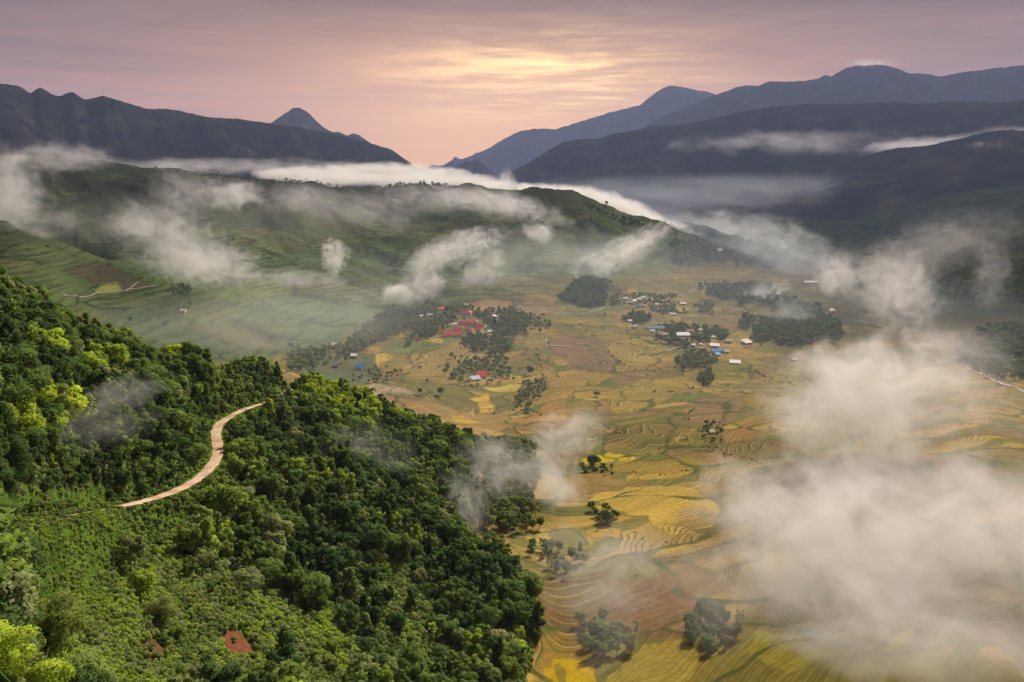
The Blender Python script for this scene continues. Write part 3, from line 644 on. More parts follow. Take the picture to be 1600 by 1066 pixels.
def crown_mesh(name, seed, height, radius, base, clumps, leaves, leaf, shape='round'):
    """leaf-sized faces gathered in clumps; unit metres, foot of the tree at z = 0"""
    r = np.random.default_rng(seed); cs = []
    zc = base+(height-base)*0.5; hh = (height-base)*0.5
    tries = 0
    while len(cs) < clumps and tries < 4000:
        tries += 1
        p = r.uniform(-1, 1, 3)
        l = np.linalg.norm(p)
        if l > 1 or l < 0.30: continue
        if shape == 'cone': p[0:2] *= (1-p[2])*0.55+0.12
        elif shape == 'wide': p[2] = abs(p[2])*0.9-0.25
        elif shape == 'tall': p[0:2] *= 0.9+0.1*p[2]
        cr = radius*(r.uniform(0.14, 0.27) if shape == 'open' else r.uniform(0.18, 0.42))*(0.8 if shape in ('cone', 'tall') else 1)
        cs.append((p[0]*(radius-cr*0.6), p[1]*(radius-cr*0.6), zc+p[2]*(hh-cr*0.5), cr, r.uniform(0, 1)))
    cs = np.array(cs); n = leaves
    vol = cs[:, 3]**2; pick = r.choice(len(cs), n, p=vol/vol.sum())
    d = r.normal(size=(n, 3)); d[:, 2] += 0.25; d /= np.linalg.norm(d, axis=1)[:, None]
    rad = cs[pick, 3]*r.uniform(0.66, 1.16, n)
    c = cs[pick, :3]+d*rad[:, None]*np.array([1, 1, 0.85])
    # drop faces deep inside other clumps
    D = np.linalg.norm(c[:, None]-cs[None, :, :3], axis=2)/cs[None, :, 3]; keep = D.min(1) > 0.55
    c, d, pick = c[keep], d[keep], pick[keep]; n = len(c)
    nrm = d*0.55+r.normal(size=(n, 3))*0.45; nrm[:, 2] += 0.25; nrm /= np.linalg.norm(nrm, axis=1)[:, None]
    a = np.cross(nrm, r.normal(size=(n, 3))); a /= np.linalg.norm(a, axis=1)[:, None]; b = np.cross(nrm, a)
    sz = (leaf*r.uniform(0.6, 1.35, n))[:, None]
    v = np.stack([c-a*sz-b*sz*0.5, c+a*sz*0.3-b*sz*0.8, c+a*sz+b*sz*0.5, c-a*sz*0.2+b*sz*0.8], 1).reshape(-1, 3)
    me = bpy.data.meshes.new(name); me.vertices.add(4*n); me.vertices.foreach_set('co', v.astype(np.float32).ravel())
    me.loops.add(4*n); me.loops.foreach_set('vertex_index', np.arange(4*n, dtype=np.int32))
    me.polygons.add(n); me.polygons.foreach_set('loop_start', np.arange(0, 4*n, 4, dtype=np.int32)); me.update(calc_edges=True)
    me.polygons.foreach_set('use_smooth', np.ones(n, bool))
    cc = np.array([0, 0, zc-hh*0.3]); out = c-cc; out /= np.linalg.norm(out, axis=1)[:, None]
    sn = d*0.45+out*0.40+nrm*0.34; sn /= np.linalg.norm(sn, axis=1)[:, None]
    me.normals_split_custom_set(np.repeat(sn, 4, 0).tolist())
    at = me.attributes.new('clump', 'FLOAT', 'POINT'); cval_ = np.clip(cs[pick, 4]*0.6+r.uniform(0, 0.5, n)**1.5*1.1, 0, 1)
    at.data.foreach_set('value', np.repeat(cval_, 4).astype(np.float32))
    me.materials.append(M_LEAF)
    return me
def tube(verts, faces, pts, rad, seg=6):
    b0 = len(verts)
    for k, (p, r) in enumerate(zip(pts, rad)):
        q = Vector(pts[min(k+1, len(pts)-1)])-Vector(pts[max(k-1, 0)]); q.normalize()
        x = q.orthogonal().normalized(); y = q.cross(x)
        for s in range(seg):
            a_ = 2*math.pi*s/seg; verts.append(tuple(Vector(p)+x*math.cos(a_)*r+y*math.sin(a_)*r))
    for k in range(len(pts)-1):
        for s in range(seg):
            a0 = b0+k*seg+s; a1 = b0+k*seg+(s+1) % seg; faces.append((a0, a1, a1+seg, a0+seg))
def trunk_mesh(name, seed, height, base, radius):
    r = random.Random(seed); v = []; f = []; h = height*0.82
    pts = [(0, 0, -1.5), (0, 0, 0)]; x = y = 0
    for k in range(1, 6):
        x += r.uniform(-.12, .12); y += r.uniform(-.12, .12); pts.append((x, y, h*k/5))
    tube(v, f, pts, [0.26, 0.22, 0.18, 0.15, 0.11, 0.07, 0.03])
    for k in range(5):
        z = base+(h-base)*r.uniform(0.0, 0.75); a = r.uniform(0, 6.28); L = radius*r.uniform(0.6, 0.9)
        tube(v, f, [(x*z/h, y*z/h, z), (math.cos(a)*L*0.5, math.sin(a)*L*0.5, z+L*0.35), (math.cos(a)*L, math.sin(a)*L, z+L*0.8)], [0.10, 0.06, 0.02], 5)
    me = bpy.data.meshes.new(name); me.from_pydata(v, [], f); me.materials.append(M_BARK)
    me.polygons.foreach_set('use_smooth', np.ones(len(f), bool)); return me
#          name           seed  H    R   base clumps leaves leaf shape
KINDS = [('broadleaf_tree', 11, 8.0, 3.3, 2.0, 34, 3200, 0.24, 'round'),
         ('open_crowned_tree', 12, 8.6, 3.0, 3.2, 20, 1700, 0.22, 'open'),
         ('broadleaf_tree', 13, 9.0, 3.0, 2.6, 36, 3100, 0.235, 'tall'),
         ('slender_tree', 14, 10.0, 2.1, 2.4, 30, 2500, 0.21, 'cone'),
         ('spreading_tree', 15, 6.5, 3.9, 2.2, 32, 3100, 0.23, 'wide'),
         ('slender_tree', 16, 10.5, 2.0, 4.0, 16, 1400, 0.21, 'open'),
         ('shrub', 17, 2.6, 1.7, 0.1, 10, 900, 0.19, 'round'),
         ('shrub', 18, 1.9, 2.0, 0.0, 11, 900, 0.19, 'wide'),
         ('broadleaf_tree', 21, 8.0, 3.4, 1.6, 44, 9000, 0.13, 'round'),
         ('broadleaf_tree', 22, 7.6, 3.2, 1.4, 38, 9000, 0.13, 'wide')]
CROWN = [crown_mesh('crown', k[1], k[2], k[3], k[4], k[5], k[6], k[7], k[8]) for k in KINDS]
TRUNK = [trunk_mesh('trunk', k[1], k[2], k[4], k[3]) for k in KINDS]

# ---- where trees stand on the near hill
road_u, road_v, road_d = project(road)
def blocks_road(x, y, z, h, rad):
    """true where a crown would stand in the open view of the road that the photograph has"""
    u0, v0, d0 = project(np.array([x, y, z+h*0.55])); s = FPX/d0
    n = (np.abs(road_u-u0) < rad*s*0.9+2) & (np.abs(road_v-v0) < h*0.45*s) & (road_d > d0)
    n &= (road_u > 165) & (road_u < 400)
    return n.any()
pts = []
grid = 3.7
rng = np.random.default_rng(99)
ext = np.arange(-420, 160, grid); eyt = np.arange(20, 500, grid)
GX, GY = np.meshgrid(ext, eyt); GX = GX+rng.uniform(-2, 2, GX.shape); GY = GY+rng.uniform(-2, 2, GY.shape)
gx, gy = GX.ravel(), GY.ravel()
# steep ground carries more trees for its area in plan
ex2 = rng.uniform(-330, -20, 9000); ey2 = rng.uniform(60, 400, 9000); eu, ev, _ = project(np.stack([ex2, ey2, bil(Zt, ex2, ey2)], 1))
lineV = np.interp(eu, np.append(-400, road_u[:400]), np.append(840, road_v[:400]))
k9 = (ev < lineV-4) & (eu < 420) & (eu > -150); gx = np.append(gx, ex2[k9]); gy = np.append(gy, ey2[k9])
bx_, by_ = [], []
for v_ in np.arange(455, 1090, 15):
    for u_ in np.arange(-50, 560, 17):
        if u_ > 330 and v_ < 830: continue
        if v_ > 800 and u_ > 25: continue
        q_ = hit(u_+random.uniform(-8, 8), v_+random.uniform(-7, 7), 58, 480)
        if math.hypot(q_[0], q_[1]) < 300: bx_.append(q_[0]); by_.append(q_[1])
gx = np.append(gx, bx_); gy = np.append(gy, by_); FROM_PIX = len(bx_); rad_ = np.hypot(gx, gy); tt = np.arctan2(gx, gy)
m0 = (rad_ > 60) & (rad_ < 470) & (tt > TH0+0.02); gx, gy = gx[m0], gy[m0]
mh = bil(Mhill, gx, gy); dr = bil(np.minimum(Droad, 50), gx, gy); gz = bil(Zt, gx, gy)
gu, gv, gd = project(np.stack([gx, gy, gz], 1))
dens = np.ones(len(gx))
# open grassy slope below the road, thin bush on it; woodland elsewhere
open1 = poly_mask([(20,1100),(60,900),(30,820),(180,800),(330,810),(300,860),(360,930),(480,960),(560,1000),(560,1100)], gu, gv, 12, 14)
open2 = poly_mask([(560,860),(640,900),(700,960),(760,1000),(700,1066),(560,1066),(600,980)], gu, gv, 10, 10)*0.8
open3 = poly_mask([(0,780),(170,770),(165,800),(60,815),(0,820)], gu, gv, 5, 2)
openm = np.maximum(np.maximum(open1*0.76, open2*0.5), open3*0.97)
patchn = fbm(gx/24, gy/24, 3, 301)
dens = np.clip((1-openm)*1.0+patchn*0.35*openm, 0.02, 1)
fromp = np.zeros(len(gx), bool)
openp = openm > 0.4
dens = np.where(openp & (patchn < -0.05), dens*0.15, dens)
keep = (mh > 0.55) & (rng.uniform(size=len(gx)) < dens) & (dr > 3.2)
for poly in CLEAR: keep &= poly_mask(poly, gu, gv, 2, 0) < 0.3
def blocks_patch(u, v, h, rad, d):
    s = FPX/d
    return any(a-rad*s*0.7 < u < b+rad*s*0.7 and v > c_ and v-h*s*0.9 < e_-6 for a, b, c_, e_ in OPENV)
edge_tr = (bil(Mhill, gx*1.006, gy) > 0.5)
KK = []
cl_n = fbm(gx/30, gy/30, 3, 401); cl_y = fbm(gx/22+7, gy/22, 3, 411); cl_d = fbm(gx/55, gy/55+3, 2, 421)
# clusters of fresh lime foliage seen in the photograph: (u, v, radius px, strength)
LIME = [(85,640,45,.9),(20,650,30,.8),(105,700,22,.8),(350,795,34,1),(310,812,16,1),(345,830,18,.9),(375,715,26,.9),(402,735,20,.8),(365,650,8,1),(300,840,14,.7),(250,820,14,.6),
        (500,600,40,.9),(545,618,40,.9),(575,640,25,.7),(405,560,26,.7),(385,545,20,.6),(20,990,50,.15),(95,1010,25,.7),(110,1050,25,.7),(145,600,20,.6),(640,840,16,.5),(540,760,14,.5),(155,565,20,.5),(620,815,14,.6),(478,825,10,.7)]
HID_U = gu; n_t = 0
for i in np.nonzero(keep)[0]:
    x, y, z = gx[i], gy[i], gz[i]
    op = openm[i]
    rnd = rng.uniform()
    if op > 0.35 and rnd < 0.66: kind = 6+int(rng.uniform() < 0.5); s = rng.uniform(0.8, 1.6) if gd[i] > 130 else rng.uniform(0.5, 0.9)
    else:
        kind = int(rng.choice(6, p=[.24, .18, .20, .16, .12, .10])); s = float(np.clip(rng.lognormal(-0.20, 0.30), 0.38, 1.4))
    if dr[i] < 7: s *= 0.6
    H_, R_ = KINDS[kind][2]*s, KINDS[kind][3]*s
    if gv[i] > 960 and blocks_patch(gu[i], gv[i], H_, R_, gd[i]):
        continue
    if blocks_road(x, y, z, H_, R_):
        kind = 6+(i % 2); s = rng.uniform(0.4, 0.7); H_, R_ = KINDS[kind][2]*s, KINDS[kind][3]*s
        if blocks_road(x, y, z, H_, R_) or dr[i] < 4.5: continue
    tint = 0.35+0.34*np.clip(cl_n[i]*0.9+rng.normal()*0.25, -0.8, 0.7)-0.14*np.clip(cl_d[i]*1.5, -1, 1)
    if rng.uniform() < 0.16: tint = rng.uniform(0.66, 0.80)
    if rng.uniform() < 0.05: tint = rng.uniform(0.82, 0.90)
    if op > 0.4: tint = rng.uniform(0.3, 0.66) if rng.uniform() < .7 else rng.uniform(.76, .87)
    for (lu, lv, lr, ls) in LIME:
        q = math.hypot(gu[i]-lu, gv[i]-(H_*0.5*FPX/gd[i])-lv)/lr
        if q < 1.1 and rng.uniform() < ls*(1.25-q): tint = rng.uniform(0.76, 0.925); break
    if kind < 6 and gd[i] < 118: kind = 8+(i % 2)
    pts.append((x, y, z-0.15, rng.uniform(0, 6.28), s, kind, float(np.clip(tint, 0, 1))))
for j in range(0, len(road), 2):
    if road_u[j] < 160:
        for off in (-2.6, -4.0):
            tdir = road[min(j+2, len(road)-1), :2]-road[max(j-2, 0), :2]; tdir /= np.linalg.norm(tdir); nx, ny = -tdir[1], tdir[0]
            x = road[j, 0]-nx*off*np.sign(ny)*-1 if False else road[j, 0]+(off*ny/abs(ny))*nx*(1 if ny > 0 else 1); y = road[j, 1]-abs(off)*abs(ny)
            pts.append((x, y, float(bil(Zt, x, y))-0.1, rng.uniform(0, 6.28), rng.uniform(0.4, 0.7), 6+(j % 2), rng.uniform(.3, .62)))
pts = np.array(pts)
print('trees', len(pts))
# ---- which stand open to the camera
def visible(P3, h):
    out = np.zeros(len(P3), bool)
    for i, p in enumerate(P3):
        top = p+np.array([0, 0, h[i]*0.8]); f = np.linspace(0.25, 0.97, 40)[:, None]
        q = CAM+(top-CAM)*f; out[i] = (bil(Zt, q[:, 0], q[:, 1]) < q[:, 2]).all()
    return out
hts = np.array([KINDS[int(k)][2] for k in pts[:, 5]])*pts[:, 4]
pu, pv, pd = project(pts[:, :3]+np.stack([0*hts, 0*hts, hts*0.6], 1))
infr = (pu > -10) & (pu < 1610) & (pv > -10) & (pv < 1070)
vis = infr & visible(pts[:, :3], hts)
istree = (pts[:, 5] < 6) | (pts[:, 5] > 7)
size = hts/pd*np.where(vis & istree, 1, 0)
order = np.argsort(-size); single = order[:292]; single = single[size[single] > 0]
sizeb = hts/pd*np.where(vis & ~istree, 1, 0); orderb = np.argsort(-sizeb); singleb = orderb[:60]
#@@LABELS
def region_words(u, v, x, y):
    """where on the hill a tree stands, in words one can check in the picture"""
    d = np.hypot(road_u-u, road_v-v).min()
    above = v < np.interp(u, road_u[:400], road_v[:400]) if u < 345 else (v < np.interp(u, road_u[370:], road_v[370:]) and u < 470)
    if v > 930 and u < 160: return 'in the bottom left corner'
    if v > 950 and u < 450: return 'around the bare earth patches'
    if d < 24: return 'beside the dirt road'
    if above:
        if v < np.interp(u, [0, 100, 200, 300, 400, 480], [505, 530, 575, 600, 600, 610]): return 'on the upper left skyline' if u < 180 else 'on the skyline above the road'
        if u < 90: return 'at the left edge above the road'
        if u < 200: return 'on the left slope above the road'
        return 'just above the road bend'
    if u < 150: return 'at the left edge below the road'
    if u < 300: return 'below the straight end of the road'
    if u < 430: return 'right below the road bend' if v < 870 else 'low on the bushy slope'
    if u < 540: return 'on the mid forest flank' if v < 850 else 'low in the mid forest'
    if v < 760: return 'on the upper right forest flank'
    if v < 920: return 'on the middle right forest flank'
    return 'on the lower right forest flank'
def tint_words(t_):
    return ('very dark' if t_ < 0.18 else 'dark green' if t_ < 0.36 else 'mid green' if t_ < 0.58 else 'olive green' if t_ < 0.68 else 'grey green' if t_ < 0.80 else 'fresh green' if t_ < 0.88 else 'yellow green')
KW = {0: 'round tree', 1: 'open tree', 2: 'tall tree', 3: 'pointed tree', 4: 'spreading tree', 5: 'slender tree', 6: 'round bush', 7: 'low bush', 8: 'leafy tree', 9: 'big tree'}
ORD = ['leftmost', 'second from left', 'third from left', 'fourth from left', 'fifth from left', 'sixth from left', 'seventh from left', 'eighth from left', 'ninth from left', 'tenth from left', 'eleventh from left', 'twelfth from left', 'thirteenth from left', 'fourteenth from left', 'fifteenth from left']
def place_tree(p, label, group, cat='tree', trunk=True, name=None):
    k = int(p[5]); e = bpy.data.objects.new(name or KINDS[k][0], None); C.objects.link(e)
    e.location = p[:3]; e.rotation_euler = (0, 0, p[3]); e.scale = (p[4],)*3; e.empty_display_size = 0.5
    tag(e, label, cat, group)
    c = bpy.data.objects.new('foliage' if k in (6, 7) else 'crown', CROWN[k]); C.objects.link(c); c.parent = e; c['tint'] = float(p[6])
    q = bpy.data.objects.new('stem' if k in (6, 7) else 'trunk', TRUNK[k]); C.objects.link(q); q.parent = e
    return e
fam = {}
for i in list(single)+list(singleb):
    key = (tint_words(pts[i, 6]), KW[int(pts[i, 5])], region_words(pu[i], pv[i], pts[i, 0], pts[i, 1])); fam.setdefault(key, []).append(i)
for (tw, kw, reg), mem in fam.items():
    mem.sort(key=lambda i: pu[i]); plural = kw.replace('bush', 'bushes').replace('tree', 'trees') if len(mem) > 1 else kw
    for n_, i in enumerate(mem):
        k = int(pts[i, 5])
        lab = f'{tw} {kw} {reg}' if len(mem) == 1 else f'{ORD[min(n_, len(ORD)-1)]} of the {tw} {plural} {reg}'
        place_tree(pts[i], lab, None if len(mem) == 1 else f'{tw} {plural} {reg}', 'bush' if k in (6, 7) else 'tree')
chosen = set(single.tolist()) | set(singleb.tolist())
# one crown/trunk pair of each kind to copy from
SRC = {}
for o in C.objects:
    if o.type == 'MESH' and o.parent:
        for k in range(len(KINDS)):
            if o.data is CROWN[k]: SRC.setdefault(('c', k), o)
            if o.data is TRUNK[k]: SRC.setdefault(('t', k), o)
def scatter(name, P, kinds, label=None, with_trunk=True):
    """many trees as one object: points that each carry a crown and a trunk"""
    me = bpy.data.meshes.new(name); me.vertices.add(len(P)); me.vertices.foreach_set('co', P[:, :3].astype(np.float32).ravel())
    for n, col in (('turn', 3), ('size', 4), ('sort', 5), ('tint', 6)):
        a = me.attributes.new(n, 'FLOAT', 'POINT'); a.data.foreach_set('value', P[:, col].astype(np.float32))
    o = bpy.data.objects.new(name, me); C.objects.link(o); o['kind'] = 'stuff'
    if label: o['label'] = label
    ng = bpy.data.node_groups.new(name, 'GeometryNodeTree'); ng.interface.new_socket('Geometry', in_out='INPUT', socket_type='NodeSocketGeometry')
    ng.interface.new_socket('Geometry', in_out='OUTPUT', socket_type='NodeSocketGeometry')
    t = NT(ng); gi = t.add('NodeGroupInput'); go = t.add('NodeGroupOutput')
    na = lambda n: t.add('GeometryNodeInputNamedAttribute', data_type='FLOAT', ins={0: n}).outputs[0]
    turn, size_, sort = na('turn'), na('size'), na('sort'); rot = t.add('ShaderNodeCombineXYZ', ins={2: turn}).outputs[0]
    jn = t.add('GeometryNodeJoinGeometry'); 
    for k in kinds:
        cmpn = t.add('FunctionNodeCompare', data_type='FLOAT', operation='EQUAL'); t.set(cmpn.inputs[0], sort); cmpn.inputs[1].default_value = float(k)
        eps = [s for s in cmpn.inputs if s.name == 'Epsilon' and s.enabled]; 
        if eps: eps[0].default_value = 0.1
        for part in ('c', 't'):
            if part == 't' and (k > 5 or not with_trunk): continue
            oi = t.add('GeometryNodeObjectInfo', transform_space='ORIGINAL'); oi.inputs['Object'].default_value = SRC[(part, k)]; oi.inputs['As Instance'].default_value = True
            ip = t.add('GeometryNodeInstanceOnPoints'); t.l.new(gi.outputs[0], ip.inputs['Points']); t.l.new(cmpn.outputs[0], ip.inputs['Selection'])
            t.l.new(oi.outputs['Geometry'], ip.inputs['Instance']); t.l.new(rot, ip.inputs['Rotation']); t.l.new(size_, ip.inputs['Scale'])
            t.l.new(ip.outputs[0], jn.inputs[0])
    t.l.new(jn.outputs[0], go.inputs[0])
    md = o.modifiers.new('spread', 'NODES'); md.node_group = ng
    return o
rest = np.array([i for i in range(len(pts)) if i not in chosen])
tr_k = (pts[:, 5] < 6) | (pts[:, 5] > 7); rt = rest[tr_k[rest]]; rb = rest[~tr_k[rest]]
pts[rt, 5] = np.where(pts[rt, 5] > 7, pts[rt, 5]-8, pts[rt, 5])
scatter('forest', pts[rt], range(6), 'thick green woodland covering the near hillside around the dirt road')
# undergrowth: small shrubs between the trees and over the open slope
ut = rng.uniform(-47*D2R, 9*D2R, 150000); ur = np.exp(rng.uniform(math.log(62), math.log(465), 150000)); ux = ur*np.sin(ut); uy = ur*np.cos(ut)
k0 = (ur > 60) & (ur < 470) & (ut > TH0+0.02); ux, uy, ur = ux[k0], uy[k0], ur[k0]
k1 = (bil(Mhill, ux, uy) > 0.5) & (bil(np.minimum(Droad, 50), ux, uy) > 2.6); ux, uy, ur = ux[k1], uy[k1], ur[k1]
uz = bil(Zt, ux, uy); uu, uv, ud = project(np.stack([ux, uy, uz], 1))
k2 = (uu > -60) & (uu < 1000) & (uv < 1130)
for poly in CLEAR: k2 &= (poly_mask(poly, uu, uv, 4, 5) < 0.4) | (rng.uniform(size=len(uu)) < 0.06)
ux, uy, uz, ur, uu, uv = (a[k2] for a in (ux, uy, uz, ur, uu, uv))
nb = fbm(ux/12, uy/12, 3, 501)
us_ = np.where(rng.uniform(size=len(ux)) < 0.3, rng.uniform(0.6, 1.0, len(ux)), rng.uniform(0.28, 0.6, len(ux)))
tn = np.clip(0.56+nb*0.35+rng.normal(size=len(ux))*0.12, 0.15, 0.86)
opu = poly_mask([(20,1100),(60,900),(30,820),(180,800),(330,810),(300,860),(360,930),(480,960),(560,1000),(560,1100)], uu, uv, 20, 14); opu = np.maximum(opu, poly_mask([(0,780),(170,770),(165,800),(60,815),(0,820)], uu, uv, 5, 2))
tn = np.clip(tn+0.16*opu+rng.normal(size=len(tn))*0.05, 0.15, 0.84)
us_ = us_*np.clip(ur/150, 0.55, 1.15)
U = np.stack([ux, uy, uz-0.1, rng.uniform(0, 6.28, len(ux)), us_, rng.integers(6, 8, len(ux)).astype(float), tn], 1)
nearroad = bil(np.minimum(Droad, 50), ux, uy) < 9
U[nearroad, 4] *= 0.45
U = np.concatenate([U, pts[rb]])
print('bushes', len(U))
scatter('undergrowth', U, (6, 7), 'green bushes and undergrowth between the trees of the near hill')

# ---- the dirt road itself
def ribbon(name, line, width, mat, lift=0.12, kind='structure', edge=0.25, seed=1, bed=0.5):
    r = np.random.default_rng(seed); n = len(line)
    d = np.gradient(line[:, :2], axis=0); d /= np.linalg.norm(d, axis=1)[:, None]+1e-9; nn = np.stack([-d[:, 1], d[:, 0]], 1)
    k = 5; V_ = []; wv = width*(1+edge*fbm(np.arange(n)/6.0, np.zeros(n), 3, seed))
    for j in range(k):
        s = (j/(k-1)-0.5); p = line[:, :2]+nn*(wv*s)[:, None]; z = np.maximum(line[:, 2], bil(Zt, p[:, 0], p[:, 1]))+lift*(1-abs(s)*0.8)
        V_.append(np.column_stack([p, z]))
    V_ = np.stack(V_, 1).reshape(-1, 3); q = quads_of(n, k)
    return grid_object(name, V_, None, q, mat, {}, kind)
def road_mat():
    m, t = new_mat('packed_dirt')
    pos = t.add('ShaderNodeNewGeometry').outputs['Position']
    c = t.ramp(t.noise(pos, 0.12, 5, 0.65), [(0.3, (0.34, 0.20, 0.12)), (0.46, (0.50, 0.33, 0.21)), (0.56, (0.66, 0.50, 0.37)), (0.64, (0.44, 0.29, 0.18)), (0.75, (0.24, 0.22, 0.11))])
    c = t.vmath('SCALE', c, t.maprange(t.noise(pos, 1.5, 4, 0.7), 0.3, 0.7, 0.8, 1.15))
    b = t.add('ShaderNodeBsdfPrincipled', ins={'Base Color': c, 'Roughness': 0.95, 'Specular IOR Level': 0.2})
    t.add('ShaderNodeOutputMaterial', ins={0: b.outputs[0]}); return m
M_ROAD = road_mat()
ribbon('dirt_road', road, 3.3, M_ROAD, 0.3, edge=0.3)
# ------------------------------------------------------------------ houses
M_WIN = simple_mat('dark_opening', (0.03, 0.03, 0.035), 0.5, 0.1)
_mc = {}
def col_mat(kind, col):
    key = (kind, tuple(round(c, 3) for c in col))
    if key not in _mc: _mc[key] = simple_mat(kind, col, 0.7 if kind == 'roof_paint' else 0.9, 0.14, 0.35)
    return _mc[key]
RED = (0.80, 0.045, 0.035); MAG = (0.62, 0.05, 0.09); BRICK = (0.50, 0.07, 0.055); BLUE = (0.03, 0.20, 0.62); TEAL = (0.20, 0.42, 0.46); WHITE = (0.80, 0.78, 0.76)
GREY = (0.34, 0.35, 0.38); DKG = (0.10, 0.095, 0.11); CREAM = (0.74, 0.62, 0.45); PINK = (0.62, 0.42, 0.36); MAROON = (0.16, 0.06, 0.075); PURP = (0.16, 0.12, 0.17); ORG = (0.62, 0.27, 0.13); LBL = (0.45, 0.52, 0.62)
def part(name, verts, faces, mat, parent, loc=(0, 0, 0)):
    me = bpy.data.meshes.new(name); me.from_pydata([tuple(v) for v in verts], [], faces); me.materials.append(mat); me.update()
    o = bpy.data.objects.new(name, me); C.objects.link(o); o.parent = parent; o.location = loc; return o
def box_v(x0, x1, y0, y1, z0, z1):
    return [(x0,y0,z0),(x1,y0,z0),(x1,y1,z0),(x0,y1,z0),(x0,y0,z1),(x1,y0,z1),(x1,y1,z1),(x0,y1,z1)]
BOXF = [(3,2,1,0),(4,5,6,7),(0,1,5,4),(1,2,6,5),(2,3,7,6),(3,0,4,7)]
HOUSES = []
def house(u, v, wpx, dm, h, yaw, roof, wall, style, label, wins=0, cat='house', rise=None, group=None, z_up=0.0, name='house'):
    p = hit(u, v, 300); D = project(p)[2]; wm = wpx*D/FPX; L, W = wm/2, dm/2
    e = bpy.data.objects.new(name, None); C.objects.link(e); e.location = p+np.array([0, 0, z_up]); e.rotation_euler = (0, 0, yaw*D2R)
    tag(e, label, cat, group); rise = rise if rise is not None else min(W, L)*0.55
    HOUSES.append((u, v-h*0.5*FPX/D, wpx*0.5+1, (h+rise)*0.55*FPX/D+1, D))
    mw, mr = col_mat('wall_paint', wall), col_mat('roof_paint', roof)
    vs = box_v(-L, L, -W, W, -2.5, h); fs = list(BOXF)
    if style == 'gable':
        vs += [(-L, 0, h+rise), (L, 0, h+rise)]; fs[1] = (4, 5, 9, 8); fs += [(7, 8, 9, 6), (4, 8, 7), (5, 6, 9)]
    part('wall', vs, fs, mw, e)
    o_ = 0.7; k = rise/W if W else 1; t_ = 0.25
    if style == 'gable':
        def slab(s):
            a = [(-L-o_, s*(W+o_), h-k*o_+0.06), (L+o_, s*(W+o_), h-k*o_+0.06), (L+o_, 0, h+rise+0.06), (-L-o_, 0, h+rise+0.06)]
            return a+[(x, y, z+t_) for x, y, z in a]
        vv = slab(-1)+slab(1); ff = []
        for b in (0, 8): ff += [tuple(i+b for i in f) for f in BOXF]
    elif style == 'hip':
        R = max(L-W, 0.3)
        vv = [(-L-o_, -W-o_, h+0.05), (L+o_, -W-o_, h+0.05), (L+o_, W+o_, h+0.05), (-L-o_, W+o_, h+0.05), (-L-o_, -W-o_, h+0.3), (L+o_, -W-o_, h+0.3), (L+o_, W+o_, h+0.3), (-L-o_, W+o_, h+0.3), (-R, 0, h+rise), (R, 0, h+rise)]
        ff = [(3,2,1,0),(0,1,5,4),(1,2,6,5),(2,3,7,6),(3,0,4,7),(4,5,9,8),(6,7,8,9),(5,6,9),(7,4,8)]
    else:   # a single sheet sloping towards the front
        vv = [(-L-o_, -W-o_, h-0.3), (L+o_, -W-o_, h-0.3), (L+o_, W+o_, h+rise), (-L-o_, W+o_, h+rise)]; vv += [(x, y, z+t_) for x, y, z in vv]; ff = list(BOXF)
    part('roof', vv, ff, mr, e)
    if wins:
        fl = 2 if h > 5.5 else 1
        for f_ in range(fl):
            zc = 1.3+f_*3.1
            for i in range(wins):
                x = -L+(i+0.5)*2*L/wins
                if f_ == 0 and i == wins//2: part('door', box_v(-0.6, 0.6, -0.06, 0.05, -1.2, 1.1), BOXF, M_WIN, e, (x, -W-0.04, zc))
                else: part('window', box_v(-0.65, 0.65, -0.06, 0.05, -0.6, 0.75), BOXF, M_WIN, e, (x, -W-0.04, zc))
    else: part('door', box_v(-0.6, 0.6, -0.06, 0.05, -0.2, 2.0), BOXF, M_WIN, e, (L*0.2, -W-0.04, 0))
    return e
# (u, v) of the foot of the front wall, width in photo px, depth, wall height (metres), turn
house(694, 485, 17, 9, 3.4, 14, RED, CREAM, 'hip', 'red hipped roof house with cream walls highest of the school hill', 5)
house(728, 492, 18, 12, 3.4, -8, MAG, WHITE, 'hip', 'magenta hipped roof pavilion with white porch ends above the long red school block', 3, rise=5, name='pavilion', cat='building')
house(732, 508.5, 29, 9, 5.6, -2, BRICK, (0.5,0.47,0.43), 'hip', 'long two storey school block with dark red roof and grey cream walls', 8, name='school_block', cat='school', rise=3)
house(749.5, 516, 9, 12, 4.0, -18, RED, CREAM, 'gable', 'bright red gabled hall at the right end of the school', 2, name='school_hall', cat='school', rise=4.5)
house(759, 514, 6, 7, 3.2, -30, PINK, WHITE, 'gable', 'small pinkish annex just right of the bright red school hall', 0)
house(716, 516.5, 13, 7, 3.2, 2, BRICK, WHITE, 'gable', 'low white classroom wing with red roof, left one in the school yard', 4, name='classroom_wing', cat='school', rise=2.2)
house(732, 516, 11, 7, 3.2, 0, MAG, WHITE, 'gable', 'low white classroom wing with red roof, right one in the school yard', 3, name='classroom_wing', cat='school', rise=2.2)
house(707, 525.5, 28, 9, 3.2, 13, RED, WHITE, 'gable', 'long bright red roofed house at the front left edge of the school hill', 6, rise=3.4)
house(709.5, 510, 8, 8, 3.4, 20, PINK, WHITE, 'hip', 'small pale pink roofed pavilion left of the long school block', 0, name='pavilion', cat='building')
house(765, 520.5, 6, 6, 2.6, -30, (0.60,0.74,0.72), (0.5,0.55,0.55), 'shed', 'pale teal roofed shed at the right foot of the school', 0, name='shed', cat='shed')
house(658.5, 498, 4, 6, 4.5, 10, WHITE, WHITE, 'gable', 'narrow white house among trees at the left end of the wooded hill', 0)
house(671, 495.5, 8, 7, 3.6, 25, GREY, WHITE, 'gable', 'white house with grey roof half hidden in the trees left of the school', 2)
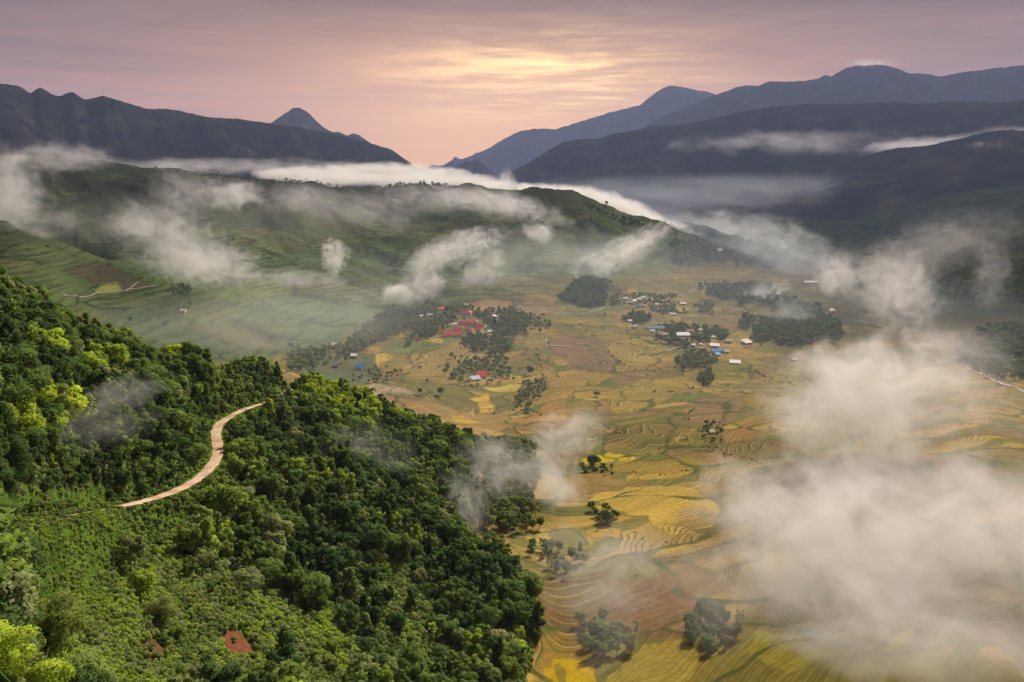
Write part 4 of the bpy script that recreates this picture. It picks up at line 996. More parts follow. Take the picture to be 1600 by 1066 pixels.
house(564.5, 576, 12, 10, 3.0, -25, BLUE, WHITE, 'gable', 'blue roofed house with white gable on the green slope left of the terraces', 2)
house(553.5, 559, 8, 8, 3.2, 5, WHITE, PURP, 'gable', 'dark walled house with white roof uphill of the blue roofed house', 2)
house(526, 574, 9, 8, 3.0, -12, PURP, (0.3,0.24,0.3), 'gable', 'dark purple roofed house left of the blue roofed house', 0)
house(751, 590, 15, 10, 3.2, 22, RED, WHITE, 'gable', 'bright red roofed farmhouse with white gable below the terraced mound', 2, rise=4.5)
house(743, 594.5, 13, 7, 2.4, 18, LBL, (0.4,0.4,0.45), 'shed', 'pale blue grey roofed barn in front of the red roofed farmhouse', 0, rise=1.6, name='barn', cat='barn')
house(731, 597, 6, 5, 2.2, 8, DKG, WHITE, 'gable', 'little dark roofed hut left of the red roofed farmhouse', 0, name='hut', cat='hut')
house(655.5, 575, 5, 4, 2.0, 20, DKG, WHITE, 'gable', 'lone dark roofed hut in the middle of the golden terraces', 0, name='hut', cat='hut')
house(813, 483, 7, 7, 3.0, -10, PINK, WHITE, 'gable', 'white house with pinkish roof by the pale track behind the school', 0)
house(773, 497, 5, 6, 3, 30, WHITE, GREY, 'shed', 'tiny white roofed shed in the trees right of the school hill', 0, name='shed', cat='shed')
# the upper hamlet
house(998.5, 472, 8, 9, 5.6, 5, CREAM, CREAM, 'hip', 'cream two storey house, biggest of the upper hamlet', 3)
house(992.5, 472.5, 6, 7, 2.6, 8, WHITE, GREY, 'shed', 'white lean-to roof left of the cream two storey house', 0, name='shed', cat='shed')
house(976.5, 468.5, 6, 7, 2.6, 5, WHITE, GREY, 'gable', 'white roofed house at the left end of the upper hamlet', 0)
house(984, 475, 12, 8, 2.6, -3, GREY, DKG, 'gable', 'long grey roofed house in front left of the upper hamlet', 0)
house(1004.5, 466.5, 6, 6, 2.6, 10, WHITE, GREY, 'gable', 'white roofed house behind the cream two storey house', 0)
house(999, 480.5, 8, 7, 2.8, -10, BLUE, WHITE, 'gable', 'blue roofed house on the lower edge of the upper hamlet', 0)
house(1006, 480, 5, 6, 2.8, -15, ORG, PINK, 'gable', 'orange walled house touching the blue one in the upper hamlet', 0)
house(1016, 471, 5, 6, 3, 5, WHITE, LBL, 'gable', 'small white house right of the tall tree in the upper hamlet', 0)
house(1026, 479, 5, 7, 4.2, 0, CREAM, CREAM, 'gable', 'narrow cream house at the lower right of the upper hamlet', 0)
house(1036, 473, 6, 8, 3, 10, MAROON, PURP, 'gable', 'maroon roofed house at the right end of the upper hamlet', 0)
house(1044.5, 471.5, 6, 8, 3, -12, MAROON, PURP, 'gable', 'farthest right maroon roofed house of the upper hamlet', 0)
house(1050.5, 493, 8, 7, 2.6, -5, WHITE, GREY, 'gable', 'white roofed house alone below the upper hamlet', 0)
house(1067.5, 476, 9, 6, 2.0, 3, PINK, GREY, 'shed', 'pale pink roofed shed in the fields right of the upper hamlet', 0, name='shed', cat='shed')
house(984, 503.5, 6, 6, 2.4, 8, WHITE, GREY, 'gable', 'white roofed house inside the round grove between the two hamlets', 0)
house(991.5, 512, 5, 6, 2.4, 0, LBL, WHITE, 'gable', 'pale house at the foot of the round grove between the two hamlets', 0)
# the lower hamlet
house(1023, 515, 28, 8, 2.6, 1, TEAL, (0.35,0.42,0.43), 'gable', 'long teal roofed building at the left end of the lower hamlet', 0, rise=2.6, cat='building', name='long_house')
house(1019.5, 519.5, 6, 6, 2.4, -15, WHITE, PINK, 'gable', 'small white roofed house in front of the teal building', 0)
house(1038.5, 525, 8, 6, 2.6, 0, PINK, PINK, 'gable', 'pinkish house deep in the trees of the lower hamlet', 0)
house(1067, 526, 20, 8, 2.8, 3, (0.62,0.66,0.64), GREY, 'shed', 'long pale grey roofed building in the middle of the lower hamlet', 0, cat='building', name='long_house')
house(1078.5, 520.5, 10, 7, 3.6, -20, ORG, PINK, 'gable', 'peach walled house behind the long pale grey roof', 0)
house(1095, 518, 5, 6, 2.6, -25, WHITE, GREY, 'gable', 'white roofed house among trees up from the lower hamlet', 0)
house(1115, 529, 6, 6, 2.4, -15, WHITE, GREY, 'gable', 'small white roof showing in the right hand grove of the lower hamlet', 0)
house(1137.5, 535.5, 9, 7, 2.8, -5, PINK, GREY, 'gable', 'pinkish white house at the right edge of the lower hamlet', 0)
house(1166.5, 537, 13, 9, 2.2, 25, (0.66,0.52,0.46), GREY, 'shed', 'lone pale beige roof in the field right of the lower hamlet', 0, rise=2.6)
house(1116.5, 542.5, 13, 6, 2.4, -14, WHITE, GREY, 'shed', 'white sheet roof just behind the blue roofs', 0, name='shed', cat='shed')
house(1121, 551, 20, 8, 2.6, 3, BLUE, LBL, 'gable', 'bright blue roofed long house below the lower hamlet', 0, rise=2.2)
house(1121.5, 556, 6, 6, 2.2, 3, BLUE, LBL, 'shed', 'blue roofed porch in front of the blue long house', 0, rise=1.2, name='porch', cat='shed')
house(1135, 552, 7, 6, 2.8, -8, (0.55,0.56,0.55), WHITE, 'gable', 'whitish house at the right end of the blue roofs', 0)
house(1148.5, 568.5, 15, 6, 1.8, -15, WHITE, GREY, 'shed', 'bright white sheet roof alone on the green field edge', 0, rise=1.8, name='shed', cat='shed')
house(1083, 541, 5, 5, 2, 0, WHITE, (0.1,0.1,0.4), 'gable', 'tiny white hut at the bottom edge of the lower hamlet grove', 0, name='hut', cat='hut')
house(1094.5, 540, 4, 5, 2, 0, (0.5,0.55,0.55), WHITE, 'gable', 'tiny grey hut right of the white hut under the lower hamlet', 0, name='hut', cat='hut')
house(1240.5, 564.5, 8, 5, 2.4, 0, (0.62,0.6,0.55), GREY, 'gable', 'lone whitish hut on the terraces beside the big mist bank', 0, name='hut', cat='hut')
house(1111, 677, 5, 2.4, 1.6, 20, WHITE, WHITE, 'gable', 'tiny white hut in the dark garden of the curved terraces', 0, name='hut', cat='hut', rise=0.8)
house(1124.5, 392, 6, 8, 2.5, 0, WHITE, WHITE, 'gable', 'single white house on the wooded far spur', 0)
house(1266, 443, 20, 9, 3, 2, WHITE, PINK, 'gable', 'long white building in the hazy valley on the right', 0, cat='building', name='long_house')
house(1298, 488, 10, 8, 3, 25, PINK, WHITE, 'gable', 'pale pink house by the light track right of the dark grove', 0)
house(458.5/1, 509, 5, 6, 2.5, 0, PINK, GREY, 'gable', 'pink roofed hut on the green slope', 0, name='hut', cat='hut') if False else None
house(287, 488, 7, 7, 2.4, 8, PINK, WHITE, 'gable', 'lone pink roofed hut beside dark bushes on the green hillside', 0, name='hut', cat='hut')
# small built things of the fields
def pole(u, v, hm, rad, label):
    p = hit(u, v, 300); vs = []; fs = []; tube(vs, fs, [(0, 0, -1), (0, 0, hm*0.5), (0, 0, hm)], [rad, rad*0.8, rad*0.6], 6)
    me = bpy.data.meshes.new('pole'); me.from_pydata(vs, [], fs); me.materials.append(col_mat('wall_paint', WHITE))
    o = bpy.data.objects.new('pole', me); C.objects.link(o); o.location = p; tag(o, label, 'pole')
pole(817, 540, 9, 0.7, 'white pole standing in the field right of the school hill')
def low_wall(pts_, h, label, col=WHITE, th_=0.5):
    L_ = smooth_line([hit(u, v, 300) for u, v in pts_], 30); vs = []; fs = []
    d = np.gradient(L_[:, :2], axis=0); d /= np.linalg.norm(d, axis=1)[:, None]; nn = np.stack([-d[:, 1], d[:, 0]], 1)*th_/2
    for p, q in zip(L_, nn):
        for s, z in ((-1, -1), (1, -1), (1, h), (-1, h)): vs.append((p[0]+s*q[0], p[1]+s*q[1], p[2]+z))
    for k in range(len(L_)-1):
        for a in range(4): b = (a+1) % 4; fs.append((k*4+a, k*4+b, k*4+4+b, k*4+4+a))
    fs += [(3, 2, 1, 0), tuple(len(vs)-4+i for i in range(4))]
    me = bpy.data.meshes.new('retaining_wall'); me.from_pydata(vs, [], fs); me.materials.append(col_mat('wall_paint', col))
    o = bpy.data.objects.new('retaining_wall', me); C.objects.link(o); tag(o, label, 'wall')
low_wall([(853, 545), (854, 534), (853, 531)], 1.6, 'white wall running up the left edge of the brown ploughed field')
low_wall([(855, 541), (870, 541), (889, 542)], 1.0, 'white low wall along the bottom left of the brown ploughed field', th_=1.2)

# ------------------------------------------------------------------ tracks of the valley
M_TRACK = simple_mat('pale_track', (0.36, 0.31, 0.25), 0.95, 0.25, 0.1)
M_STONE = simple_mat('river_stone', (0.42, 0.33, 0.28), 0.95, 0.3, 0.15)
M_BUND = simple_mat('grassy_bank', (0.07, 0.09, 0.035), 0.95, 0.3, 0.1)
def track(name, px, width, mat, lift=0.5, seed=1, rmin=300):
    L_ = smooth_line([hit(u, v, rmin) for u, v in px], 90); L_[:, 2] = bil(Zt, L_[:, 0], L_[:, 1])
    return ribbon(name, L_, width*0.7, mat, lift, seed=seed, edge=0.5)
track('track', [(840,482),(858,488),(885,491),(915,490),(935,485),(955,478),(980,474)], 4.0, M_TRACK, seed=3)
track('track', [(983,512),(990,507),(1000,501),(1020,497),(1045,495)], 2.6, M_TRACK, seed=4)
track('track', [(100,462),(150,459),(190,455),(222,450),(245,447)], 3.0, M_TRACK, seed=5)
track('track', [(198,455),(208,448),(216,441)], 2.2, M_TRACK, seed=6)
track('track', [(1075,458),(1085,453),(1100,452)], 4.0, M_TRACK, seed=7)
track('track', [(1140,487),(1155,482),(1172,490)], 3.0, M_TRACK, seed=8)
track('track', [(1040,548),(1055,545),(1075,538),(1090,540)], 3.0, simple_mat('brown_track', (0.42,0.33,0.30), .95, .2, .1), seed=9)
track('stream_bed', [(524,536),(512,541),(500,547),(496,552)], 9.0, M_STONE, seed=10)
track('stream_bed', [(1510,575),(1540,588),(1565,600),(1590,606),(1612,622)], 5.0, M_STONE, seed=11)
track('track', [(1230,548),(1300,486),(1296,480)], 2.0, M_TRACK, seed=12) if False else None
track('track', [(1285,494),(1298,486),(1300,481)], 4.0, M_TRACK, seed=12)
track('track', [(1330,500),(1370,507),(1400,515)], 2.5, M_TRACK, seed=13)
BANKS = [[(928,520),(930,535)],[(840,545),(852,600)],[(1120,700),(1180,730),(1240,750)],[(900,742),(960,735),(1040,742)],[(975,570),(1010,575),(1060,560)],[(590,640),(660,650),(700,668)],[(1180,580),(1230,600),(1280,610)],[(930,842),(980,830),(1030,850)],[(1040,735),(1100,738),(1140,720)]]
for k_, (px_, w_) in enumerate([([(928,520),(930,535),(945,545),(965,562),(975,570)], 3.0), ([(1020,612),(1080,614),(1160,612),(1165,616)], 1.8), ([(1165,617),(1300,618),(1400,616)], 1.4),
      ([(1080,640),(1072,655),(1074,680),(1078,698)], 2.2), ([(1078,698),(1105,700),(1130,688)], 1.6), ([(1105,705),(1150,712),(1200,730)], 2.4),
      ([(0,362),(40,374),(90,392),(130,404),(180,416)], 5.0), ([(940,662),(960,672),(985,690)], 2.0), ([(780,640),(840,645),(860,660),(900,690)], 1.5)]):
    BANKS.append(px_)

# ------------------------------------------------------------------ trees of the valley
def blocks_house(x, y, z, h, rad):
    u0, v0, d0 = project(np.array([x, y, z+h*0.5])); s = FPX/d0
    for (hu, hv, hw, hh, hd) in HOUSES:
        if abs(hu-u0) < hw*0.9+rad*s*0.8 and abs(hv-v0) < hh*0.6+h*0.42*s and hd > d0-rad*1.5: return True
    return False
GROVES = [  # outline, spacing, size range, tint range
 ([(455,548),(520,548),(560,525),(590,500),(610,482),(650,474),(690,478),(702,500),(690,522),(660,530),(640,522),(600,530),(560,548),(520,552)], 6.5, (.8,1.35), (.1,.4), 1),
 ([(446,556),(470,548),(500,552),(515,562),(490,580),(455,580)], 6.5, (.6,1.1), (.15,.4), .8),
 ([(500,545),(545,545),(560,552),(545,560),(505,556)], 7, (.6,1.2), (.2,.4), .5),
 ([(545,580),(600,570),(640,585),(600,600),(555,600)], 7, (.4,.8), (.2,.5), .35),
 ([(640,528),(660,524),(650,535),(628,540)], 6, (.6,.8), (.3,.5), .8),
 ([(735,524),(790,518),(800,540),(790,556),(740,550),(722,538)], 6, (.7,1.2), (.1,.4), .9),
 ([(700,478),(745,478),(755,495),(700,499)], 6.5, (.7,1.1), (.1,.4), .7),
 ([(755,486),(800,480),(830,500),(818,522),(765,524)], 6.5, (.7,1.2), (.1,.4), .8),
 ([(765,498),(860,500),(862,515),(800,530),(770,530)], 9, (.6,1.1), (.1,.35), .45),
 ([(700,560),(755,562),(795,562),(800,585),(765,592),(735,598),(700,595)], 6.5, (.7,1.1), (.1,.4), .5),
 ([(705,595),(770,590),(800,592),(790,600),(730,603)], 6, (.4,.7), (.3,.6), .6),
 ([(808,612),(825,600),(852,598),(852,612),(835,625),(815,640),(805,630)], 5, (.4,.8), (.35,.6), .9),
 ([(880,476),(882,460),(905,446),(945,445),(948,470),(935,478),(900,480)], 5.5, (1.0,1.5), (.02,.25), 1),
 ([(950,472),(990,462),(1050,465),(1055,482),(1000,478),(950,480)], 7, (.6,1.0), (.05,.3), .55),
 ([(1022,478),(1050,485),(1080,490),(1078,494),(1040,494)], 7, (.6,.9), (.05,.3), .7),
 ([(974,497),(1000,495),(1014,498),(1008,506),(992,512),(976,512)], 5.5, (.7,1.2), (.05,.25), .95),
 ([(1022,518),(1050,512),(1090,516),(1100,512),(1130,520),(1136,535),(1100,540),(1060,542),(1030,532)], 5.5, (.7,1.2), (.03,.25), .9),
 ([(1058,560),(1085,548),(1118,556),(1116,575),(1080,580),(1062,576)], 5, (.5,.9), (.1,.45), .9),
 ([(1096,588),(1110,583),(1112,602),(1094,604)], 4.5, (.6,1.0), (.05,.3), .9),
 ([(1178,532),(1185,510),(1210,492),(1250,485),(1300,500),(1312,520),(1308,535),(1250,540),(1200,538)], 6.5, (.9,1.5), (.02,.25), 1),
 ([(1154,512),(1165,492),(1182,500),(1178,518)], 7, (.7,1.1), (.03,.25), .8),
 ([(1085,480),(1095,474),(1115,478),(1112,486),(1090,486)], 5, (.5,.8), (.2,.4), 1),
 ([(1090,452),(1130,445),(1200,450),(1230,470),(1280,482),(1240,486),(1180,478),(1120,468)], 9, (.9,1.5), (.02,.25), .9),
 ([(1040,392),(1080,378),(1150,385),(1210,405),(1215,418),(1150,416),(1090,412),(1050,405)], 11, (1,1.6), (.02,.25), .9),
 ([(740,700),(790,692),(835,705),(838,760),(830,800),(862,838),(850,862),(790,866),(745,850),(715,832),(735,780)], 4.6, (.7,1.1), (.15,.5), 1),
 ([(912,972),(935,966),(988,990),(990,1020),(955,1052),(940,1070),(915,1020)], 3.6, (.4,.8), (.35,.65), 1),
 ([(1072,965),(1110,948),(1158,975),(1150,1006),(1110,1018),(1078,1000)], 3.2, (.4,.75), (.1,.4), 1),
 ([(925,800),(945,795),(970,800),(960,822),(930,826)], 4, (.4,.8), (.1,.4), .6),
 ([(905,724),(930,722),(965,734),(930,740),(908,734)], 4, (.3,.6), (.1,.4), .8),
 ([(820,850),(860,848),(920,880),(890,905),(850,890)], 5, (.4,.8), (.15,.45), .8),
 ([(1085,676),(1110,666),(1130,668),(1136,680),(1110,688)], 4, (.3,.6), (.1,.4), .6),
 ([(185,492),(240,488),(300,478),(300,495),(250,510),(195,510)], 13, (.5,1), (.1,.35), .4),
 ([(265,452),(295,450),(300,460),(275,462)], 8, (.6,1.1), (.05,.25), .8),
 ([(1130,345),(1300,350),(1320,400),(1280,430),(1180,400)], 22, (1.2,2.2), (.02,.2), .5),
 ([(1500,530),(1640,500),(1640,600),(1560,596),(1500,570)], 9, (.8,1.5), (.02,.2), .9),
 ([(1330,420),(1640,400),(1640,470),(1480,470),(1350,450)], 16, (1,1.7), (.02,.22), .6),
 ([(570,296),(585,289),(620,283),(660,285),(700,292),(690,298),(620,292)], 16, (.9,1.5), (.02,.2), .8),
 ([(900,312),(950,335),(1000,352),(1060,372),(1050,376),(990,360),(930,335)], 13, (1,1.6), (.02,.2), .8),
 ([(400,285),(440,289),(500,296),(560,291),(560,296),(440,296)], 18, (.8,1.4), (.02,.2), .5),
 ([(60,248),(150,258),(260,270),(380,276),(380,281),(150,264)], 22, (.8,1.3), (.02,.2), .2),
 ([(150,300),(250,290),(700,330),(1000,380),(1050,430),(700,420),(300,400),(150,370)], 26, (.4,1.0), (.1,.35), .07),
]
VT = []
for bp in BANKS:
    bl = smooth_line([hit(u_, v_, 200) for u_, v_ in bp], 60); Lb = np.linalg.norm(np.diff(bl, axis=0), axis=1).sum()
    for q_ in range(int(Lb/2.6)):
        c_ = bl[int(rng.integers(0, 60))]+rng.normal(size=3)*1.1; D_ = math.hypot(c_[0], c_[1])
        if rng.uniform() < 0.25+0.5*(gnoise(np.array([c_[0]/25]), np.array([c_[1]/25]), 9)[0] > -0.1): VT.append((c_[0], c_[1], float(bil(Zt, c_[0], c_[1]))-0.25, rng.uniform(0, 6.28), rng.uniform(0.35, 0.75)*min(1.0, D_/650), 6, rng.uniform(.1, .5)))
# scrub on the banks between fields
for q_ in range(500):
    tq = rng.uniform(-6, 36)*D2R; rq = math.exp(rng.uniform(math.log(240), math.log(1500))); x_, y_ = rq*math.sin(tq), rq*math.cos(tq)
    if (gnoise(np.array([x_/40]), np.array([y_/40]), 77)[0] < 0.34) or bil(Mhill, x_, y_) > 0.1 or bil(pal, x_, y_) > 0.8: continue
    VT.append((x_, y_, float(bil(Zt, x_, y_))-0.3, rng.uniform(0, 6.28), rng.uniform(0.25, 0.9)*min(1.3, rq/600), 6, rng.uniform(.1, .55)))
for gi_, (poly, sp_, sr, tr_, dn) in enumerate(GROVES):
    pa_ = np.array(poly, float)
    # the piece of land inside the outline
    pm = poly_mask(poly, Ug, Vg, 5 if pa_[:, 1].max() < 700 else 9, 9, 22, 700+gi_)
    pm = pm*(Rg > (190 if pa_[:, 1].max() > 900 else 300))*(Mhill < 0.3)
    if 240 < pa_[:, 1].max() < 300 or sp_ in (16, 13, 18, 22): pm = pm*(Rg < 4000)
    if pa_[:, 1].max() < 380: pm = pm*(Rg > 1700)*(Rg < 2150) if pa_[0, 0] < 1060 else pm
    ii = np.nonzero(pm > 0.15)
    if len(ii[0]) < 3: continue
    x0, x1, y0, y1 = Xg[ii].min(), Xg[ii].max(), Yg[ii].min(), Yg[ii].max()
    gx_, gy_ = np.meshgrid(np.arange(x0-sp_, x1+sp_, sp_), np.arange(y0-sp_, y1+sp_, sp_)); gx_ = gx_+rng.uniform(-sp_*.45, sp_*.45, gx_.shape); gy_ = gy_+rng.uniform(-sp_*.45, sp_*.45, gy_.shape)
    gx_, gy_ = gx_.ravel(), gy_.ravel(); mk = bil(pm, gx_, gy_)
    ok = (mk > 0.15) & (rng.uniform(size=len(gx_)) < dn*mk**0.6); gx_, gy_ = gx_[ok], gy_[ok]; gz_ = bil(Zt, gx_, gy_)
    tb = rng.uniform(0, 1, len(gx_))
    for x, y, z, q in zip(gx_, gy_, gz_, tb):
        s = rng.uniform(*sr); k = int(rng.choice(6, p=[.30, .27, .15, .06, .16, .06]))
        if s < 0.55 and rng.uniform() < 0.6: k = 6; s *= 2.0
        if blocks_house(x, y, z, KINDS[k][2]*s, KINDS[k][3]*s): continue
        VT.append((x, y, z-0.2, rng.uniform(0, 6.28), s, k, min(0.78, (tr_[0]+(tr_[1]-tr_[0])*q)*1.2+0.24)))
VT = np.array(VT); print('valley trees', len(VT))
scatter('valley_trees', VT, range(8), 'dark green groves round the hamlets and fields of the valley')
# trees that stand alone, each a thing
ALONE = [(828,586,15,0,.15,'big round dark tree alone between the yellow field and the brown fields'),(945,497,8,1,.15,'round tree standing alone in the fields under the dark grove'),(935,496,5,3,.05,'thin dark tree just left of the lone round field tree'),
 (689,618,14,0,.2,'round dark tree, right one of two below the golden terraces'),(656,617,12,2,.18,'dark upright tree, left one of two below the golden terraces'),(668,600,9,1,.3,'small tree at the right foot of the golden terraces'),
 (928,728,18,4,.12,'dark spreading tree in front of the bright yellow strip'),(948,818,20,4,.15,'dark tree on the left shoulder of the big yellow mound'),(557,548,10,2,.08,'tall dark tree behind the white roofed house'),
 (772,514,22,3,.15,'tall slim tree at the right edge of the school wood'),(699,490,14,2,.12,'tall dark tree between the two upper red roofs'),(1015,474,9,2,.08,'tall dark tree in the middle of the upper hamlet'),
 (932,620,9,4,.2,'small dark tree on the terraces left of the golden curved steps'),(1162,500,11,2,.05,'dark tree at the field edge left of the big right hand grove'),(1236,600,5,1,.3,'tiny round tree on the yellow field by the mist'),
 (856,541,8,1,.15,'round bush at the left corner of the brown ploughed field'),(838,560,8,1,.2,'dark round tree below the left corner of the brown ploughed field'),(1098,602,11,0,.1,'grey dark round tree alone in thin mist'),(615,690,3,1,.2,None)]
for (u, v, hp, k, tn_, lab) in ALONE:
    if not lab: continue
    p = hit(u, v, 300); D = project(p)[2]; s = hp*D/FPX/KINDS[k][2]
    place_tree((p[0], p[1], p[2]-0.2, u*0.7, s, k, tn_), lab, None, 'tree')
# ------------------------------------------------------------------ drifting mist: each bank is a body of its own, thick in the middle and torn at the rim
def ico(sub=3):
    import bmesh
    bm = bmesh.new(); bmesh.ops.create_icosphere(bm, subdivisions=sub, radius=1.0); me = bpy.data.meshes.new('mist_body'); bm.to_mesh(me); bm.free(); return me
def mist_mat(tau_d, amp_, freq, seed, col, offs, dist, aniso, sizes):
    m, t = new_mat('mist')
    tc = t.add('ShaderNodeTexCoord').outputs['Object']
    r2 = t.vmath('DOT_PRODUCT', tc, tc); s = t.math('SUBTRACT', 1.0, r2, clamp=True)
    # noise in true proportions: undo the stretch of the body
    freq = freq*1.25
    mean = (sizes[0]*sizes[1]*sizes[2])**(1/3)
    stv = t.vmath('MULTIPLY', tc, tuple((a/mean)**0.62 for a in sizes))
    stv = t.vmath('ADD', stv, (seed*3.17, seed*1.71, seed*0.93))
    n = t.noise(stv, freq, 9, 0.66, dist)
    v = t.math('ADD', t.math('SUBTRACT', s, offs), t.math('MULTIPLY', t.math('SUBTRACT', n, 0.5), amp_*2))
    v = t.math('MULTIPLY', t.maprange(v, 0.0, 1.0, 0, 1, True), t.maprange(s, 0.0, 0.55, 0, 1, True))
    d = t.math('MULTIPLY', v, tau_d)
    sc_ = t.add('ShaderNodeVolumeScatter', ins={'Color': (*col, 1), 'Density': d, 'Anisotropy': aniso})
    t.add('ShaderNodeOutputMaterial', ins={1: sc_.outputs[0]})
    return m
WARM = (0.90, 0.895, 0.985); COOL = (0.88, 0.94, 1.0)
_mb = ico(); TAUK = 1.25
def mist(u, v, r, ru, rv, rd, tau, label, roll=0, amp_=1.5, freq=2.0, offs=0.46, dist=0.9, col=WARM, aniso=0.35, up=0.0, group=None):
    p = pix_point(u, v, r); D = project(p)[2]; sx, sz = ru*D/FPX*1.4, rv*D/FPX*1.4; rd *= 1.3
    me = _mb.copy(); me.materials.clear(); mist.n += 1
    me.materials.append(mist_mat(tau/rd*TAUK, amp_, freq, mist.n, col, offs, dist, aniso, (sx, rd, sz)))
    o = bpy.data.objects.new('mist', me); C.objects.link(o); o.location = p
    azm_ = math.atan2(p[0], p[1])
    o.rotation_euler = (Matrix.Rotation(-azm_, 3, 'Z') @ Matrix.Rotation(-roll*D2R, 3, 'Y')).to_euler()
    o.scale = (sx, rd, sz); tag(o, label, None, None, 'stuff')
mist.n = 0
# the large bank on the right
mist(1360, 612, 430, 160, 85, 70, 3.4, 'bright mist bank over the fields right of centre', roll=12, freq=1.8)
mist(1275, 655, 420, 75, 50, 40, 2.2, 'left edge of the bright mist bank over the fields', roll=20, freq=1.6)
mist(1470, 565, 460, 110, 60, 60, 0.9, 'thin upper right part of the mist bank', freq=2.0)
mist(1285, 850, 262, 165, 115, 40, 1.8, 'thick pinkish mist over the lower terraces', freq=2.1, offs=0.36, amp_=1.8, roll=15)
mist(1450, 890, 238, 270, 170, 42, 2.0, 'thick mist filling the lower right of the valley', freq=2.2, offs=0.34, amp_=1.7)
mist(1590, 820, 285, 150, 130, 45, 1.3, 'mist at the lower right edge of the picture', freq=1.6)
mist(1370, 735, 360, 160, 100, 55, 1.5, 'mist between the upper and lower bank on the right', freq=2.0)
mist(1570, 660, 400, 110, 45, 60, 0.4, 'thin mist over the stony stream bed', freq=2.2)
mist(1440, 985, 178, 330, 110, 26, 1.5, 'thin brownish mist in the bottom right corner', freq=1.8)
mist(1400, 455, 700, 62, 78, 50, 1.3, 'rising wisp above the big mist bank', roll=40, freq=2.2, amp_=1.4, dist=1.6)
mist(1455, 385, 900, 125, 50, 90, 0.38, 'torn wisps in front of the dark right slope', roll=20, freq=2.4, amp_=1.5, dist=1.8)
mist(1305, 432, 1000, 38, 42, 60, 1.2, 'small slanting wisp left of the rising wisp', roll=45, freq=1.8, dist=1.2)
mist(1550, 430, 950, 30, 60, 40, 0.35, 'faint upright wisp at the right edge', freq=2.2, dist=1.2)
# lower middle
mist(765, 745, 350, 75, 62, 40, 1.7, 'mist drifting over the lower edge of the forest', roll=35, freq=2.0, amp_=1.4, dist=1.2)
mist(725, 790, 300, 40, 55, 25, 1.0, 'thin mist at the forest edge above the orange terraces', roll=40, freq=1.8)
mist(865, 770, 350, 50, 105, 30, 2.0, 'pinkish column of mist left of the yellow mound', roll=15, freq=1.8)
mist(893, 675, 440, 62, 32, 40, 1.7, 'pale mist patch over the fields left of the bright yellow strip', roll=15, freq=1.8)
mist(935, 890, 232, 110, 70, 30, 1.0, 'thin pink mist over the brown lower field', roll=10, freq=1.7)
mist(950, 985, 188, 80, 70, 22, 0.3, 'thin mist in front of the two lower groves', freq=1.7)
mist(1165, 780, 315, 90, 90, 30, 1.0, 'thin mist at the right end of the yellow mound', roll=30, freq=1.8)
mist(190, 615, 178, 65, 22, 12, 0.7, 'bluish smoke between the trees above the road', roll=5, freq=1.8, amp_=1.4)
mist(150, 665, 158, 90, 35, 12, 0.35, 'faint smoke over the trees at the left', freq=1.8)
mist(540, 715, 275, 110, 60, 22, 0.35, 'faint haze patch over the forest right of the road', freq=1.6)
# on the green hillside
mist(5, 300, 1300, 60, 75, 110, 2.6, 'mist mass at the left edge in front of the green hill', roll=-35, freq=1.8)
mist(95, 245, 1750, 75, 24, 120, 1.3, 'small clouds on the left end of the green crest', freq=2.2, amp_=1.5)
mist(60, 350, 1150, 65, 28, 60, 0.7, 'thin mist low at the left edge of the green hill', freq=2.0)
mist(365, 303, 1600, 52, 26, 90, 1.9, 'round cloud just below the green crest', freq=1.8)
mist(290, 300, 1600, 60, 42, 90, 0.7, 'smoky wisp on the upper green hill left of the round cloud', roll=-20, freq=2.2, amp_=1.5, dist=1.5)
mist(268, 375, 1080, 85, 62, 80, 1.4, 'torn wisps in the middle of the green hillside', roll=-25, freq=2.3, amp_=1.7, dist=2.0)
mist(330, 415, 1000, 85, 36, 70, 2.0, 'bright lower end of the torn wisps', roll=-10, freq=2.2, amp_=1.6, dist=1.6)
mist(200, 352, 1150, 40, 20, 50, 0.7, 'small thin wisp on the left green slope', freq=2.0)
mist(470, 436, 960, 85, 15, 50, 1.2, 'long low streak of mist along the green ridge', roll=-5, freq=2.2)
mist(523, 400, 980, 22, 30, 30, 2.0, 'small upright puff over the long low streak', roll=-10, freq=1.8, amp_=2.0)
mist(655, 448, 1060, 48, 28, 45, 1.5, 'soft puff of mist above the wood left of the school', roll=25, freq=1.8)
mist(620, 460, 1050, 23, 15, 28, 4.5, 'brightest white puff above the wood left of the school', freq=1.6, offs=0.3, amp_=1.6, aniso=0.5)
mist(715, 388, 1250, 72, 26, 70, 1.8, 'white torn streak on the dark middle slope', roll=18, freq=2.6, amp_=2.3, dist=1.8)
mist(665, 412, 1200, 45, 26, 60, 1.2, 'thin wisp linking the white streak and the bright puff', roll=35, freq=2.2, amp_=1.5)
mist(755, 420, 1230, 48, 30, 60, 1.2, 'thin wisp under the right end of the white streak', roll=35, freq=2.2, amp_=1.6)
mist(775, 318, 1750, 115, 24, 110, 1.8, 'mist lying along the crest of the green hill', roll=-12, freq=2.4, amp_=1.4)
mist(665, 312, 1750, 90, 24, 100, 0.7, 'grey wisps under the middle of the crest', roll=-10, freq=2.4, amp_=1.5)
mist(555, 325, 1650, 110, 32, 100, 0.5, 'grey wisps under the left part of the crest', roll=-10, freq=2.6, amp_=1.5)
mist(460, 315, 1700, 60, 32, 100, 0.8, 'thin grey wisp right of the round cloud', freq=2.2, amp_=1.5)
mist(842, 362, 1560, 26, 20, 50, 1.8, 'small cloud on the slope under the knoll', roll=-15, freq=1.6)
mist(1000, 378, 1500, 58, 18, 70, 1.3, 'bright slanting wisp below the right end of the crest', roll=32, freq=2.4, amp_=2.2)
